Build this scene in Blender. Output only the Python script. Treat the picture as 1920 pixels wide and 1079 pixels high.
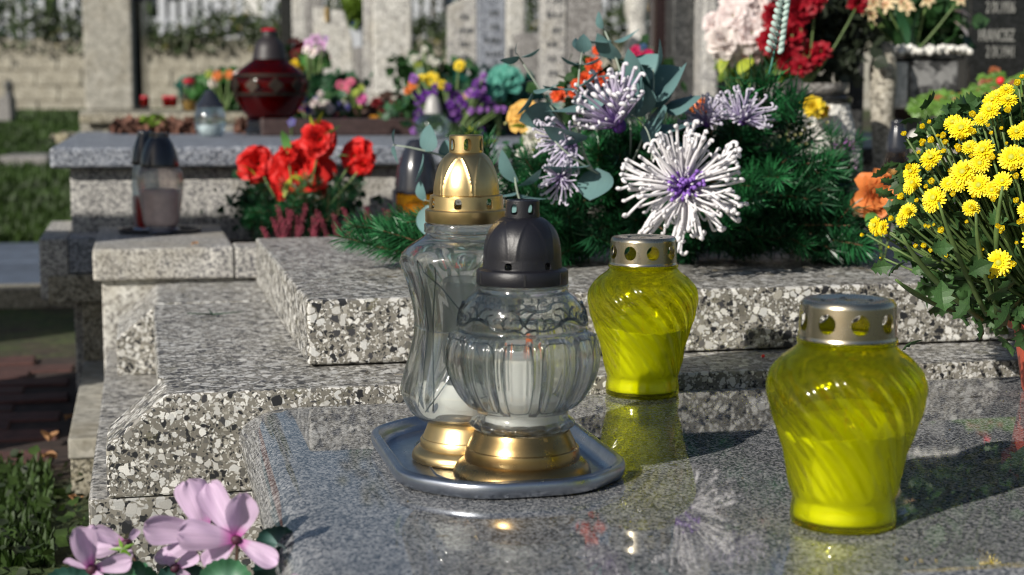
import bpy, bmesh, math, random
from mathutils import Vector, Matrix, Euler
for o in list(bpy.data.objects): bpy.data.objects.remove(o)
S = bpy.context.scene; COL = S.collection
pi = math.pi
# ---------------------------------------------------------------- camera, sky, sun, exposure
F, CH, PIT, AZ = 3000.0, .36, math.atan((539.5-183)/3000.0), math.radians(13)
cam = bpy.data.cameras.new('camera'); camo = bpy.data.objects.new('camera', cam); COL.objects.link(camo)
camo.location = (0, 0, CH); camo.rotation_euler = (pi/2-PIT, 0, 0)
cam.sensor_width = 36; cam.lens = 36*F/1920; cam.clip_start = .05; cam.clip_end = 600
cam.dof.use_dof = True; cam.dof.focus_distance = 1.74; cam.dof.aperture_fstop = (cam.lens/1000)/.0092
S.camera = camo
SUN_EL, SUN_LEFT = math.radians(27), math.radians(40)
W = bpy.data.worlds.new("World"); S.world = W; W.use_nodes = True
wn = W.node_tree; sky = wn.nodes.new('ShaderNodeTexSky'); sky.sky_type = 'NISHITA'; sky.sun_disc = False
sky.sun_elevation = SUN_EL; sky.sun_rotation = pi+SUN_LEFT
wn.links.new(sky.outputs[0], wn.nodes['Background'].inputs[0]); wn.nodes['Background'].inputs[1].default_value = .058
sl = bpy.data.lights.new('sun', 'SUN'); sl.energy = 5.0; sl.angle = math.radians(.5); sl.color = (1, .945, .86)
so = bpy.data.objects.new('sun', sl); COL.objects.link(so)
sd = Vector((-math.sin(SUN_LEFT)*math.cos(SUN_EL), -math.cos(SUN_LEFT)*math.cos(SUN_EL), math.sin(SUN_EL)))
so.rotation_euler = sd.to_track_quat('Z', 'Y').to_euler()
S.view_settings.view_transform = 'Standard'; S.view_settings.look = 'None'; S.view_settings.exposure = .12; S.view_settings.gamma = 1
try: S.view_settings.use_curve_mapping = False
except Exception: pass
S.render.engine = 'CYCLES'; cy = S.cycles
cy.max_bounces = 16; cy.transmission_bounces = 14; cy.transparent_max_bounces = 24; cy.glossy_bounces = 6; cy.diffuse_bounces = 3
cy.sample_clamp_indirect = 5; cy.sample_clamp_direct = 0; cy.blur_glossy = .6; cy.use_denoising = True; cy.filter_width = 1.0
# ---------------------------------------------------------------- picking real places
def ray(px, py):
    x = (px-960)/F; y = -(py-539.5)/F
    return (x, math.cos(PIT)+y*math.sin(PIT), -math.sin(PIT)+y*math.cos(PIT))
def atz(px, py, z=0.):
    d = ray(px, py); t = (z-CH)/d[2]; return Vector((d[0]*t, d[1]*t, z))
def aty(px, py, Y):
    d = ray(px, py); t = Y/d[1]; return Vector((d[0]*t, Y, CH+d[2]*t))
cA, sA = math.cos(AZ), math.sin(AZ)
def UV(p): return Vector((p[0]*cA+p[1]*sA, -p[0]*sA+p[1]*cA, p[2]))
def XY(u, v, z=0.): return Vector((u*cA-v*sA, u*sA+v*cA, z))
def mpp(Y): return Y*1.01/F          # metres per photograph pixel at depth Y
# ---------------------------------------------------------------- object helpers
def tag(o, label=None, cat=None, group=None, kind=None):
    if label: o['label'] = label
    if cat: o['category'] = cat
    if group: o['group'] = group
    if kind: o['kind'] = kind
    return o
def thing(name, label, cat, loc=(0, 0, 0), rz=0., group=None):
    o = bpy.data.objects.new(name, None); COL.objects.link(o); o.location = loc; o.rotation_euler = (0, 0, rz)
    o.empty_display_size = .02
    return tag(o, label, cat, group)
def link(name, me, parent=None, loc=(0, 0, 0), rot=(0, 0, 0), sc=1., m=None):
    o = bpy.data.objects.new(name, me); COL.objects.link(o); o.parent = parent
    o.location = loc; o.rotation_euler = rot
    o.scale = (sc, sc, sc) if isinstance(sc, (int, float)) else sc
    if m is not None and not me.materials: me.materials.append(m)
    return o
def place(name, me, parent, mat4, m=None):
    o = bpy.data.objects.new(name, me); COL.objects.link(o); o.parent = parent; o.matrix_local = mat4
    if m is not None and not me.materials: me.materials.append(m)
    return o
def mesh(vs, fs, smooth=False, uvs=None):
    me = bpy.data.meshes.new('m'); me.from_pydata([tuple(v) for v in vs], [], fs)
    if smooth: me.polygons.foreach_set('use_smooth', [True]*len(me.polygons))
    if uvs:
        l = me.uv_layers.new(name='UVMap'); flat = []
        for lp in me.loops: flat += uvs[lp.vertex_index]
        l.data.foreach_set('uv', flat)
    me.update(); return me
class MB:
    def __init__(s): s.v = []; s.f = []; s.uv = []
    def add(s, vs, fs, M=None, uv=None):
        b = len(s.v)
        s.v += [tuple(M @ Vector(v)) for v in vs] if M is not None else [tuple(v) for v in vs]
        s.f += [tuple(i+b for i in f) for f in fs]; s.uv += uv if uv else [(0, 0)]*len(vs)
    def me(s, smooth=True): return mesh(s.v, s.f, smooth, s.uv)
def lathe_geo(prof, seg=48, disp=None, cap0=False, cap1=False):
    vs, fs = [], []
    for r, z in prof:
        for k in range(seg):
            t = 2*pi*k/seg; rr = r if disp is None else disp(r, z, t)
            vs.append((rr*math.cos(t), rr*math.sin(t), z))
    for i in range(len(prof)-1):
        for k in range(seg):
            a = i*seg+k; b = i*seg+(k+1) % seg
            fs.append((a, b, b+seg, a+seg))
    if cap0: fs.append(tuple(reversed(range(seg))))
    if cap1: fs.append(tuple((len(prof)-1)*seg+k for k in range(seg)))
    return vs, fs
def sharpen(me, ang=.6):
    bm = bmesh.new(); bm.from_mesh(me)
    for e in bm.edges:
        if len(e.link_faces) == 2 and e.calc_face_angle(0) > ang: e.smooth = False
    bm.to_mesh(me); bm.free(); return me
def lathe(prof, seg=48, disp=None, cap0=False, cap1=False, smooth=True):
    return sharpen(mesh(*lathe_geo(prof, seg, disp, cap0, cap1), smooth=smooth))
def dense(prof, n=60):
    """Catmull-Rom resampling of an (r,z) profile, evenly by length."""
    P = [Vector(p) for p in prof]; out = []
    for i in range(len(P)-1):
        p0, p1, p2, p3 = P[max(i-1, 0)], P[i], P[i+1], P[min(i+2, len(P)-1)]
        k = max(2, int(n*(p2-p1).length/max(1e-9, sum((P[j+1]-P[j]).length for j in range(len(P)-1)))))
        for j in range(k):
            t = j/k
            out.append(.5*((2*p1)+(p2-p0)*t+(2*p0-5*p1+4*p2-p3)*t*t+(3*p1-p0-3*p2+p3)*t**3))
    out.append(P[-1]); return [(max(p[0], 1e-5), p[1]) for p in out]
def punched(rz0, rz1, n, hw, hh, shape='round', phase=0., zc=.5, th=.0008):
    """A band with n real openings; rz0/rz1 = (radius, z) of lower and upper edge."""
    vs, fs = [], []; m = 24; dz = rz1[1]-rz0[1]; rm = (rz0[0]+rz1[0])/2; sec = 2*pi/n
    W2, H2 = sec/2, .5
    for k in range(n):
        ctr = phase+k*sec; b = len(vs)
        inner, outer = [], []
        for j in range(m):
            a = 2*pi*j/m; c, s = math.cos(a), math.sin(a)
            if shape == 'round': x, y = c*hw/2, s*hh/2
            else:
                e = 5. if s < 0 else 2.4
                q = (abs(c)**e+abs(s)**e)**(-1/e); x, y = c*q*hw/2, s*q*hh/2
            inner.append((x/rm, zc+y/dz))
            q = 1/max(abs(c), abs(s)); outer.append((c*q*W2, .5+s*q*.5))
        for ring in (inner, [((i[0]+o[0])/2, (i[1]+o[1])/2) for i, o in zip(inner, outer)], outer):
            for x, t in ring:
                r = rz0[0]+(rz1[0]-rz0[0])*t
                vs.append((r*math.cos(ctr+x), r*math.sin(ctr+x), rz0[1]+dz*t))
        for q in range(2):
            for j in range(m):
                j2 = (j+1) % m
                fs.append((b+q*m+j, b+(q+1)*m+j, b+(q+1)*m+j2, b+q*m+j2))
    return vs, fs
def weld(me, d=1e-5):
    bm = bmesh.new(); bm.from_mesh(me); bmesh.ops.remove_doubles(bm, verts=bm.verts, dist=d)
    bmesh.ops.recalc_face_normals(bm, faces=bm.faces)
    bm.to_mesh(me); bm.free(); return sharpen(me)
def solid(o, t, off=-1):
    m = o.modifiers.new('thickness', 'SOLIDIFY'); m.thickness = t; m.offset = off; e = o.modifiers.new('crisp_edges', 'EDGE_SPLIT'); e.split_angle = .6; return o
def tube_geo(pts, rad, sides=6, cap=True):
    pts = [Vector(p) for p in pts]; vs, fs = [], []
    if isinstance(rad, (int, float)): rad = [rad]*len(pts)
    ref = None
    for i, p in enumerate(pts):
        d = (pts[min(i+1, len(pts)-1)]-pts[max(i-1, 0)]).normalized()
        if ref is None: ref = d.orthogonal().normalized()
        ref = (ref-d*ref.dot(d))
        ref = ref.normalized() if ref.length > 1e-6 else d.orthogonal().normalized()
        bn = d.cross(ref)
        for k in range(sides):
            a = 2*pi*k/sides; vs.append(tuple(p+(ref*math.cos(a)+bn*math.sin(a))*rad[i]))
    for i in range(len(pts)-1):
        for k in range(sides):
            a = i*sides+k; b = i*sides+(k+1) % sides; fs.append((a, b, b+sides, a+sides))
    if cap:
        fs.append(tuple(reversed(range(sides)))); fs.append(tuple((len(pts)-1)*sides+k for k in range(sides)))
    return vs, fs
def bez(a, b, c, n=6):
    a, b, c = Vector(a), Vector(b), Vector(c)
    return [a*(1-t)**2+b*2*t*(1-t)+c*t*t for t in [i/n for i in range(n+1)]]
def box_me(u0, u1, v0, v1, z0, z1, bev=.004, seg=2, rnd=0.):
    bm = bmesh.new(); bmesh.ops.create_cube(bm, size=1)
    for v in bm.verts:
        v.co = Vector((u0+(v.co.x+.5)*(u1-u0), v0+(v.co.y+.5)*(v1-v0), z0+(v.co.z+.5)*(z1-z0)))
        if rnd: v.co += Vector([random.uniform(-rnd, rnd) for _ in range(3)])
    if bev: bmesh.ops.bevel(bm, geom=list(bm.edges), offset=bev, segments=seg, profile=.5, affect='EDGES')
    me = bpy.data.meshes.new('m'); bm.to_mesh(me); bm.free(); return me
def prism_me(poly, v0, v1, bev=.003):
    """poly in (u,z), extruded along v"""
    bm = bmesh.new(); a = [bm.verts.new((p[0], v0, p[1])) for p in poly]; b = [bm.verts.new((p[0], v1, p[1])) for p in poly]
    n = len(poly); bm.faces.new(a); bm.faces.new(list(reversed(b)))
    for i in range(n): bm.faces.new((a[i], b[i], b[(i+1) % n], a[(i+1) % n]))
    bmesh.ops.recalc_face_normals(bm, faces=bm.faces)
    if bev: bmesh.ops.bevel(bm, geom=list(bm.edges), offset=bev, segments=2, profile=.5, affect='EDGES')
    me = bpy.data.meshes.new('m'); bm.to_mesh(me); bm.free(); return me
def grid_geo(fn, nu, nv, both=False):
    vs = []; uv = []
    for j in range(nv+1):
        for i in range(nu+1):
            s, t = i/nu, j/nv; vs.append(tuple(fn(s, t))); uv.append((s, t))
    fs = [(j*(nu+1)+i, j*(nu+1)+i+1, (j+1)*(nu+1)+i+1, (j+1)*(nu+1)+i) for j in range(nv) for i in range(nu)]
    return vs, fs, uv
# ---------------------------------------------------------------- materials
class N:
    def __init__(s, m): s.t = m.node_tree; s.n = s.t.nodes; s.l = s.t.links
    def new(s, typ, ins=None, **kw):
        nd = s.n.new('ShaderNode'+typ)
        for k, v in kw.items(): setattr(nd, k, v)
        for k, v in (ins or {}).items():
            if isinstance(v, bpy.types.NodeSocket): s.l.new(v, nd.inputs[k])
            else: nd.inputs[k].default_value = v
        return nd
    def ramp(s, fac, stops, interp='LINEAR'):
        nd = s.n.new('ShaderNodeValToRGB'); e = nd.color_ramp; e.interpolation = interp
        while len(e.elements) < len(stops): e.elements.new(.5)
        for el, (p, c) in zip(e.elements, stops):
            el.position = p; el.color = (c[0], c[1], c[2], 1) if not isinstance(c, (int, float)) else (c, c, c, 1)
        s.l.new(fac, nd.inputs[0]); return nd.outputs[0]
    def mix(s, fac, a, b, typ='MIX'):
        nd = s.n.new('ShaderNodeMix'); nd.data_type = 'RGBA'; nd.blend_type = typ
        for k, v in ((0, fac), (6, a), (7, b)):
            if isinstance(v, bpy.types.NodeSocket): s.l.new(v, nd.inputs[k])
            else: nd.inputs[k].default_value = v if k == 0 else (v[0], v[1], v[2], 1)
        return nd.outputs[2]
    def math(s, op, a, b=0., clamp=False):
        nd = s.n.new('ShaderNodeMath'); nd.operation = op; nd.use_clamp = clamp
        for k, v in ((0, a), (1, b)):
            if isinstance(v, bpy.types.NodeSocket): s.l.new(v, nd.inputs[k])
            else: nd.inputs[k].default_value = v
        return nd.outputs[0]
MATS = {}
def newmat(name):
    m = bpy.data.materials.new(name); m.use_nodes = True; nn = N(m); b = m.node_tree.nodes['Principled BSDF']; return m, nn, b
def pmat(name, col, rough=.5, metal=0., var=.12, vscale=60, trans=0., bump=0., bscale=200, coat=0., sss=0., spec=.5):
    """plain coloured material with slight mottling; var = how far the colour wanders"""
    if name in MATS: return MATS[name]
    m, n, b = newmat(name); MATS[name] = m
    tc = n.new('TexCoord').outputs['Object']; oi = n.new('ObjectInfo').outputs['Random']
    nz = n.new('TexNoise', {'Vector': tc, 'Scale': vscale, 'Detail': 3}).outputs[0]
    f = n.ramp(nz, [(.3, 0.), (.7, 1.)])
    dk = [c*(1-var) for c in col]; lt = [min(1, c*(1+var)) for c in col]
    c = n.mix(f, dk, lt)
    hs = n.new('HueSaturation', {'Color': c, 'Value': n.math('ADD', n.math('MULTIPLY', oi, var), 1-var/2)})
    n.l.new(hs.outputs[0], b.inputs['Base Color'])
    b.inputs['Roughness'].default_value = rough; b.inputs['Metallic'].default_value = metal
    b.inputs['Coat Weight'].default_value = coat; b.inputs['Specular IOR Level'].default_value = spec
    if sss: b.inputs['Subsurface Weight'].default_value = sss; b.inputs['Subsurface Radius'].default_value = (.01, .01, .01); b.inputs['Subsurface Scale'].default_value = 1.
    if bump:
        z = n.new('TexNoise', {'Vector': tc, 'Scale': bscale, 'Detail': 4}).outputs[0]
        bp = n.new('Bump', {'Height': z, 'Strength': bump, 'Distance': .002}); n.l.new(bp.outputs[0], b.inputs['Normal'])
    if trans:
        tr = n.new('BsdfTranslucent', {'Color': hs.outputs[0]})
        mx = n.new('MixShader', {0: trans, 1: b.outputs[0], 2: tr.outputs[0]})
        n.l.new(mx.outputs[0], n.n['Material Output'].inputs[0])
    return m
def m_terrazzo(name='terrazzo', sc=72., light=1., weather=.0):
    m, n, b = newmat(name); g = n.new('NewGeometry'); tc = n.new('TexCoord').outputs['Object']
    wob = n.new('TexNoise', {'Vector': tc, 'Scale': 130., 'Detail': 3}, ).outputs[1]
    vec = n.new('VectorMath', {0: tc, 1: n.new('VectorMath', {0: wob, 'Scale': .0085}, operation='SCALE').outputs[0]}, operation='ADD').outputs[0]
    def chips(scale, thr, keep):
        v1 = n.new('TexVoronoi', {'Vector': vec, 'Scale': scale, 'Randomness': 1.}, feature='F1')
        ve = n.new('TexVoronoi', {'Vector': vec, 'Scale': scale, 'Randomness': 1.}, feature='F2')
        e = n.math('SUBTRACT', ve.outputs[0], v1.outputs[0])
        pres = n.ramp(n.new('SeparateColor', {0: v1.outputs['Color']}).outputs[1], [(.0, 0.), (keep, 1.)], 'CONSTANT')
        return v1.outputs['Color'], n.math('MULTIPLY', n.ramp(e, [(thr, 0.), (thr+.04, 1.)]), pres)
    c1, k1 = chips(sc, .13, .55); c2, k2 = chips(sc*1.6, .17, .38); c3, k3 = chips(sc*3.1, .20, .30)
    def cols(c):
        r = n.new('SeparateColor', {0: c}).outputs[0]
        L = light
        return n.ramp(r, [(0., (.018, .019, .022)), (.25, (.05, .05, .055)), (.31, (.13, .125, .115)), (.38, (.27*L, .26*L, .235*L)), (.44, (.56*L, .55*L, .52*L)), (.60, (.68*L, .67*L, .64*L)), (.66, (.40*L, .38*L, .33*L)), (.70, (.62*L, .62*L, .60*L)), (.86, (.80*L, .79*L, .75*L))], 'CONSTANT')
    mat_c = n.ramp(n.new('TexNoise', {'Vector': tc, 'Scale': 25., 'Detail': 5}).outputs[0], [(.3, (.15, .14, .115)), (.7, (.27, .255, .22))])
    inner = n.mix(k2, n.mix(k3, mat_c, cols(c3)), cols(c2))
    col = n.mix(k1, inner, cols(c1))
    # fine grain within chips, moss and weathering
    gr = n.new('TexNoise', {'Vector': tc, 'Scale': 700., 'Detail': 2}).outputs[0]
    col = n.mix(.5, col, n.ramp(gr, [(.25, .55), (.75, 1.)]), 'MULTIPLY')
    moss = n.ramp(n.new('TexNoise', {'Vector': tc, 'Scale': 22., 'Detail': 6, 'Roughness': .7}).outputs[0], [(.60, 0.), (.68, .55)])
    col = n.mix(moss, col, (.10, .095, .03))
    if weather:
        up = n.ramp(n.new('SeparateXYZ', {0: g.outputs['Normal']}).outputs[2], [(.6, 0.), (.9, weather)])
        fine = n.ramp(n.new('TexNoise', {'Vector': tc, 'Scale': 105., 'Detail': 4, 'Roughness': .7}).outputs[0], [(.42, (.03, .03, .035)), (.47, (.20, .195, .19)), (.54, (.48, .465, .44)), (.62, (.68, .66, .62))])
        col = n.mix(up, col, fine)
    n.l.new(col, b.inputs['Base Color']); b.inputs['Roughness'].default_value = .55
    bp = n.new('Bump', {'Height': k1, 'Strength': .25, 'Distance': .0012}); bp2 = n.new('Bump', {'Height': gr, 'Strength': .25, 'Distance': .0006, 'Normal': bp.outputs[0]})
    n.l.new(bp2.outputs[0], b.inputs['Normal'])
    return m
def m_granite(name, stops, sc=380., rough=.45, big=None, coat=0., bump=.12, streak=None, big_sc=4.):
    m, n, b = newmat(name); tc = n.new('TexCoord').outputs['Object']
    vec = tc
    if streak: vec = n.new('Mapping', {0: tc, 3: streak}).outputs[0]
    a = n.new('TexNoise', {'Vector': vec, 'Scale': sc, 'Detail': 3, 'Roughness': .75}).outputs[0]
    v = n.new('TexVoronoi', {'Vector': vec, 'Scale': sc*1.1}, feature='F1')
    r = n.new('SeparateColor', {0: v.outputs['Color']}).outputs[0]
    f = n.math('ADD', n.math('MULTIPLY', a, .62), n.math('MULTIPLY', r, .38))
    col = n.ramp(f, stops)
    cl = n.new('TexNoise', {'Vector': tc, 'Scale': big_sc*6, 'Detail': 6, 'Roughness': .65}).outputs[0]
    col = n.mix(.75, col, n.ramp(cl, [(.3, .62), (.7, 1.15)]), 'MULTIPLY')
    if big:
        d = n.ramp(n.new('TexNoise', {'Vector': tc, 'Scale': big_sc, 'Detail': 7, 'Roughness': .7}).outputs[0], [(.48, 0.), (.68, .6)])
        col = n.mix(d, col, big)
    n.l.new(col, b.inputs['Base Color']); b.inputs['Roughness'].default_value = rough
    if rough < .1:      # dust and dried water marks on the polish
        du = n.new('TexNoise', {'Vector': tc, 'Scale': 9., 'Detail': 8, 'Roughness': .72}).outputs[0]
        n.l.new(n.ramp(du, [(.52, rough), (.68, rough+.03), (.8, rough+.12)]), b.inputs['Roughness'])
    b.inputs['Coat Weight'].default_value = coat; b.inputs['Coat Roughness'].default_value = .03
    if bump:
        bp = n.new('Bump', {'Height': a, 'Strength': bump, 'Distance': .001}); n.l.new(bp.outputs[0], b.inputs['Normal'])
    return m
def m_glass(name, col, fac=.6, rough=0., tint=None):
    if name in MATS: return MATS[name]
    m, n, b = newmat(name); MATS[name] = m; n.n.remove(b)
    tc = n.new('TexCoord').outputs['Object']
    z = n.new('TexNoise', {'Vector': tc, 'Scale': 35., 'Detail': 2}).outputs[0]
    bp = n.new('Bump', {'Height': z, 'Strength': .02, 'Distance': .002})
    g = n.new('BsdfGlass', {'Color': (*col, 1), 'Roughness': rough, 'IOR': 1.48, 'Normal': bp.outputs[0]})
    t = n.new('BsdfTransparent', {'Color': (*(tint or col), 1)})
    mx = n.new('MixShader', {0: fac, 1: t.outputs[0], 2: g.outputs[0]})
    fr = n.new('Fresnel', {'IOR': 1.5}).outputs[0]; gl = n.new('BsdfAnisotropic', {'Color': (1, 1, 1, 1), 'Roughness': .10})
    m2 = n.new('MixShader', {0: n.math('MULTIPLY', fr, .5), 1: mx.outputs[0], 2: gl.outputs[0]})
    n.l.new(m2.outputs[0], n.n['Material Output'].inputs[0]); return m
def m_metal(name, col, rough=.3, dirt=.15, flake=0.):
    if name in MATS: return MATS[name]
    m, n, b = newmat(name); MATS[name] = m; tc = n.new('TexCoord').outputs['Object']
    z = n.new('TexNoise', {'Vector': tc, 'Scale': 45., 'Detail': 5, 'Roughness': .7}).outputs[0]
    c = n.mix(n.ramp(z, [(.35, 0.), (.75, 1.)]), col, [k*(1-dirt*2) for k in col])
    n.l.new(c, b.inputs['Base Color']); b.inputs['Metallic'].default_value = 1.
    n.l.new(n.ramp(z, [(.3, rough*.85), (.8, rough*1.3)]), b.inputs['Roughness'])
    if flake:
        s = n.new('TexNoise', {'Vector': tc, 'Scale': 3500., 'Detail': 1}).outputs[0]
        bp = n.new('Bump', {'Height': s, 'Strength': flake*.5, 'Distance': .0002}); n.l.new(bp.outputs[0], b.inputs['Normal'])
    return m
def m_petal(name, tip, base, lo=.05, hi=.45, trans=.35, rough=.6, vein=.1):
    """flower petal whose own colour runs from base to tip along V"""
    if name in MATS: return MATS[name]
    m, n, b = newmat(name); MATS[name] = m
    uv = n.new('TexCoord').outputs['UV']; xyz = n.new('SeparateXYZ', {0: uv})
    st = n.new('Mapping', {0: uv, 3: (22., 1.2, 1.)}).outputs[0]
    ve = n.new('TexNoise', {'Vector': st, 'Scale': 1., 'Detail': 3}).outputs[0]
    c = n.ramp(xyz.outputs[1], [(lo, base), (hi, tip)])
    oi = n.new('ObjectInfo').outputs['Random']
    c = n.mix(vein*2, c, n.ramp(ve, [(.3, .7), (.7, 1.1)]), 'MULTIPLY')
    hs = n.new('HueSaturation', {'Color': c, 'Value': n.math('ADD', n.math('MULTIPLY', oi, .15), .9)}).outputs[0]
    n.l.new(hs, b.inputs['Base Color']); b.inputs['Roughness'].default_value = rough
    tr = n.new('BsdfTranslucent', {'Color': hs}); mx = n.new('MixShader', {0: trans, 1: b.outputs[0], 2: tr.outputs[0]})
    n.l.new(mx.outputs[0], n.n['Material Output'].inputs[0]); return m
TERR = m_terrazzo('terrazzo', 92., 1.0, .15)
TERR2 = m_terrazzo('terrazzo_rough', 72., .75, .5)
POLISH = m_granite('polished_granite', [(.33, (.05, .054, .062)), (.45, (.12, .127, .138)), (.53, (.205, .21, .22)), (.62, (.30, .303, .31)), (.72, (.42, .415, .41))], 430., .025, None, .0, .0, (1., .75, 1.), 3.)
GR_L = m_granite('light_granite', [(.34, (.10, .10, .11)), (.45, (.30, .29, .28)), (.55, (.46, .45, .42)), (.68, (.62, .60, .56))], 230., .6, (.30, .27, .20))
GR_B = m_granite('blue_grey_granite', [(.34, (.07, .08, .10)), (.45, (.17, .19, .23)), (.57, (.28, .30, .34)), (.7, (.42, .44, .48))], 210., .5)
GR_M = m_granite('mossy_stone', [(.33, (.07, .065, .05)), (.45, (.22, .20, .15)), (.57, (.36, .33, .26)), (.7, (.48, .45, .36))], 200., .75, (.17, .14, .05))
GR_D = m_granite('dark_granite', [(.34, (.018, .019, .02)), (.5, (.045, .046, .045)), (.7, (.10, .10, .10))], 160., .35)
GR_W = m_granite('white_granite', [(.32, (.20, .19, .18)), (.45, (.42, .41, .38)), (.55, (.56, .55, .51)), (.7, (.66, .65, .61))], 130., .6, (.40, .36, .27))
GR_BR = m_granite('brownish_granite', [(.32, (.10, .095, .09)), (.47, (.20, .19, .18)), (.57, (.28, .27, .26)), (.7, (.38, .37, .36))], 150., .6)
GR_BK = m_granite('black_granite', [(.3, (.006, .007, .008)), (.6, (.015, .016, .018)), (.75, (.03, .03, .033))], 160., .12, None, 0, 0.)
CONC = m_granite('concrete', [(.3, (.22, .21, .18)), (.5, (.32, .31, .27)), (.7, (.42, .40, .35))], 60., .85, (.20, .17, .11), 0, .2)
LEAF_D = pmat('leaf_dark', (.025, .075, .02), .45, var=.4, vscale=40, trans=.25)
LEAF_L = pmat('leaf_light', (.16, .26, .03), .5, var=.35, vscale=30, trans=.4)
STEM = pmat('stem_green', (.10, .16, .045), .55, var=.25)
BLACKP = pmat('black_plastic', (.010, .010, .014), .38, var=.1, bump=.15, bscale=900)
WAXW = pmat('white_wax', (.80, .79, .72), .45, var=.04, sss=.0)
# ================================================================= GROUND AND LARGE STRUCTURE
rs = random.Random(5)
def gh(y): return -.30 if y < 6.4 else (-.30+(y-6.4)*.0457 if y < 18 else .23)
def m_ground():
    m, n, b = newmat('ground_soil_grass'); tc = n.new('TexCoord').outputs['Object']
    a = n.new('TexNoise', {'Vector': tc, 'Scale': 1.3, 'Detail': 9, 'Roughness': .75}).outputs[0]
    f = n.new('TexNoise', {'Vector': tc, 'Scale': 45., 'Detail': 5, 'Roughness': .8}).outputs[0]
    soil = n.ramp(f, [(.3, (.018, .013, .009)), (.5, (.05, .036, .025)), (.7, (.11, .085, .06))])
    gra = n.ramp(f, [(.3, (.012, .028, .008)), (.5, (.045, .085, .015)), (.72, (.12, .16, .03))])
    c = n.mix(n.ramp(a, [(.42, 1.), (.56, 0.)]), soil, gra); n.l.new(c, b.inputs['Base Color'])
    b.inputs['Roughness'].default_value = .95
    bp = n.new('Bump', {'Height': f, 'Strength': .8, 'Distance': .02}); n.l.new(bp.outputs[0], b.inputs['Normal']); return m
ys = [-40, -10, 0, 2, 4, 6.4, 9, 12, 15, 18, 24, 40, 120, 400]; xs = [-300, -80, -20, -8, -4, -2, 0, 2, 4, 8, 20, 80, 300]
vs = [(x, y, gh(y)) for y in ys for x in xs]; nx = len(xs)
fs = [(j*nx+i, j*nx+i+1, (j+1)*nx+i+1, (j+1)*nx+i) for j in range(len(ys)-1) for i in range(nx-1)]
tag(link('ground', mesh(vs, fs), m=m_ground()), kind='structure')

def part(root, name, me, m): return link(name, me, root, m=m)
# ---- terrazzo grave
tg = thing('terrazzo_grave', 'speckled black and white terrazzo grave with sloping kerb ends behind the polished slab', 'grave', (0, 0, 0), AZ)
ch = [(-.05, -.109), (-.05, -.047), (.021, .013), (2.3, .013), (2.3, -.109)]
part(tg, 'kerb_beam', prism_me(ch, 1.900, 2.02), TERR)
part(tg, 'kerb_beam', prism_me(ch, 2.76, 3.052), TERR)
part(tg, 'cover_slab', box_me(.012, 2.3, 2.022, 2.758, -.035, .0115, .003), TERR)
part(tg, 'inner_wall', box_me(.022, 2.28, 2.022, 2.758, -.108, -.036, .002), CONC)
part(tg, 'footing', box_me(-.072, 2.35, 1.903, 3.05, -.33, -.1095, .004), TERR2)
part(tg, 'mortar_bed', box_me(-.046, 2.3, 1.906, 2.0, -.1155, -.1085, .001), CONC)
part(tg, 'raised_block', box_me(.203, 2.3, 2.055, 3.0, .0145, .1, .0045, 3), TERR)
# ---- polished slab, bullnosed
def slab_me(u0, u1, v0, v1, z0, z1, a, rc):
    vs, fs = [], []; K = 14; mid = (z0+z1)/2; h = (z1-z0)/2; Q = 12
    for i in range(K+1):
        ph = -pi/2+pi*i/K; ins = a*(1-math.cos(ph)); z = mid+h*math.sin(ph); r = max(rc-ins*.6, .012)
        for (cx, cy_, a0) in ((u1-ins-r, v1-ins-r, 0), (u0+ins+r, v1-ins-r, pi/2), (u0+ins+r, v0+ins+r, pi), (u1-ins-r, v0+ins+r, 1.5*pi)):
            for q in range(Q+1):
                t = a0+pi/2*q/Q; vs.append((cx+r*math.cos(t), cy_+r*math.sin(t), z))
    n = 4*(Q+1)
    for i in range(K):
        for k in range(n): fs.append((i*n+k, i*n+(k+1) % n, (i+1)*n+(k+1) % n, (i+1)*n+k))
    fs.append(tuple(reversed(range(n)))); fs.append(tuple(K*n+k for k in range(n)))
    me = mesh(vs, fs, True); me.polygons[-1].use_smooth = False; me.polygons[-2].use_smooth = False; return me
pg = thing('polished_grave_slab', 'glossy grey polished granite slab with rounded edge under the lanterns', 'grave slab', (0, 0, 0), AZ)
part(pg, 'slab', slab_me(.10, 1.9, 1.045, 1.894, -.068, 0., .048, .06), POLISH)
part(pg, 'plinth', box_me(.19, 1.84, 1.12, 1.88, -.31, -.0685, .004), GR_D)
# ---- small granite grave behind left (carries two lanterns)
g1 = thing('granite_kerb_grave', 'light grey granite kerbed grave carrying the dark capped lanterns', 'grave', (0, 0, 0), AZ)
part(g1, 'cap_slab', box_me(-.094, .166, 3.055, 3.60, .020, .080, .005), GR_L)
part(g1, 'kerb_stone', box_me(.1675, .85, 3.057, 3.15, .019, .079, .004), GR_L)
part(g1, 'plinth', box_me(-.079, .84, 3.072, 3.6, -.31, .0195, .003), GR_W)
part(g1, 'planting_soil', box_me(.168, .85, 3.151, 3.6, .02, .045, .0), pmat('dark_soil', (.03, .018, .015), .9, var=.5, vscale=120, bump=1.))
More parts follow.
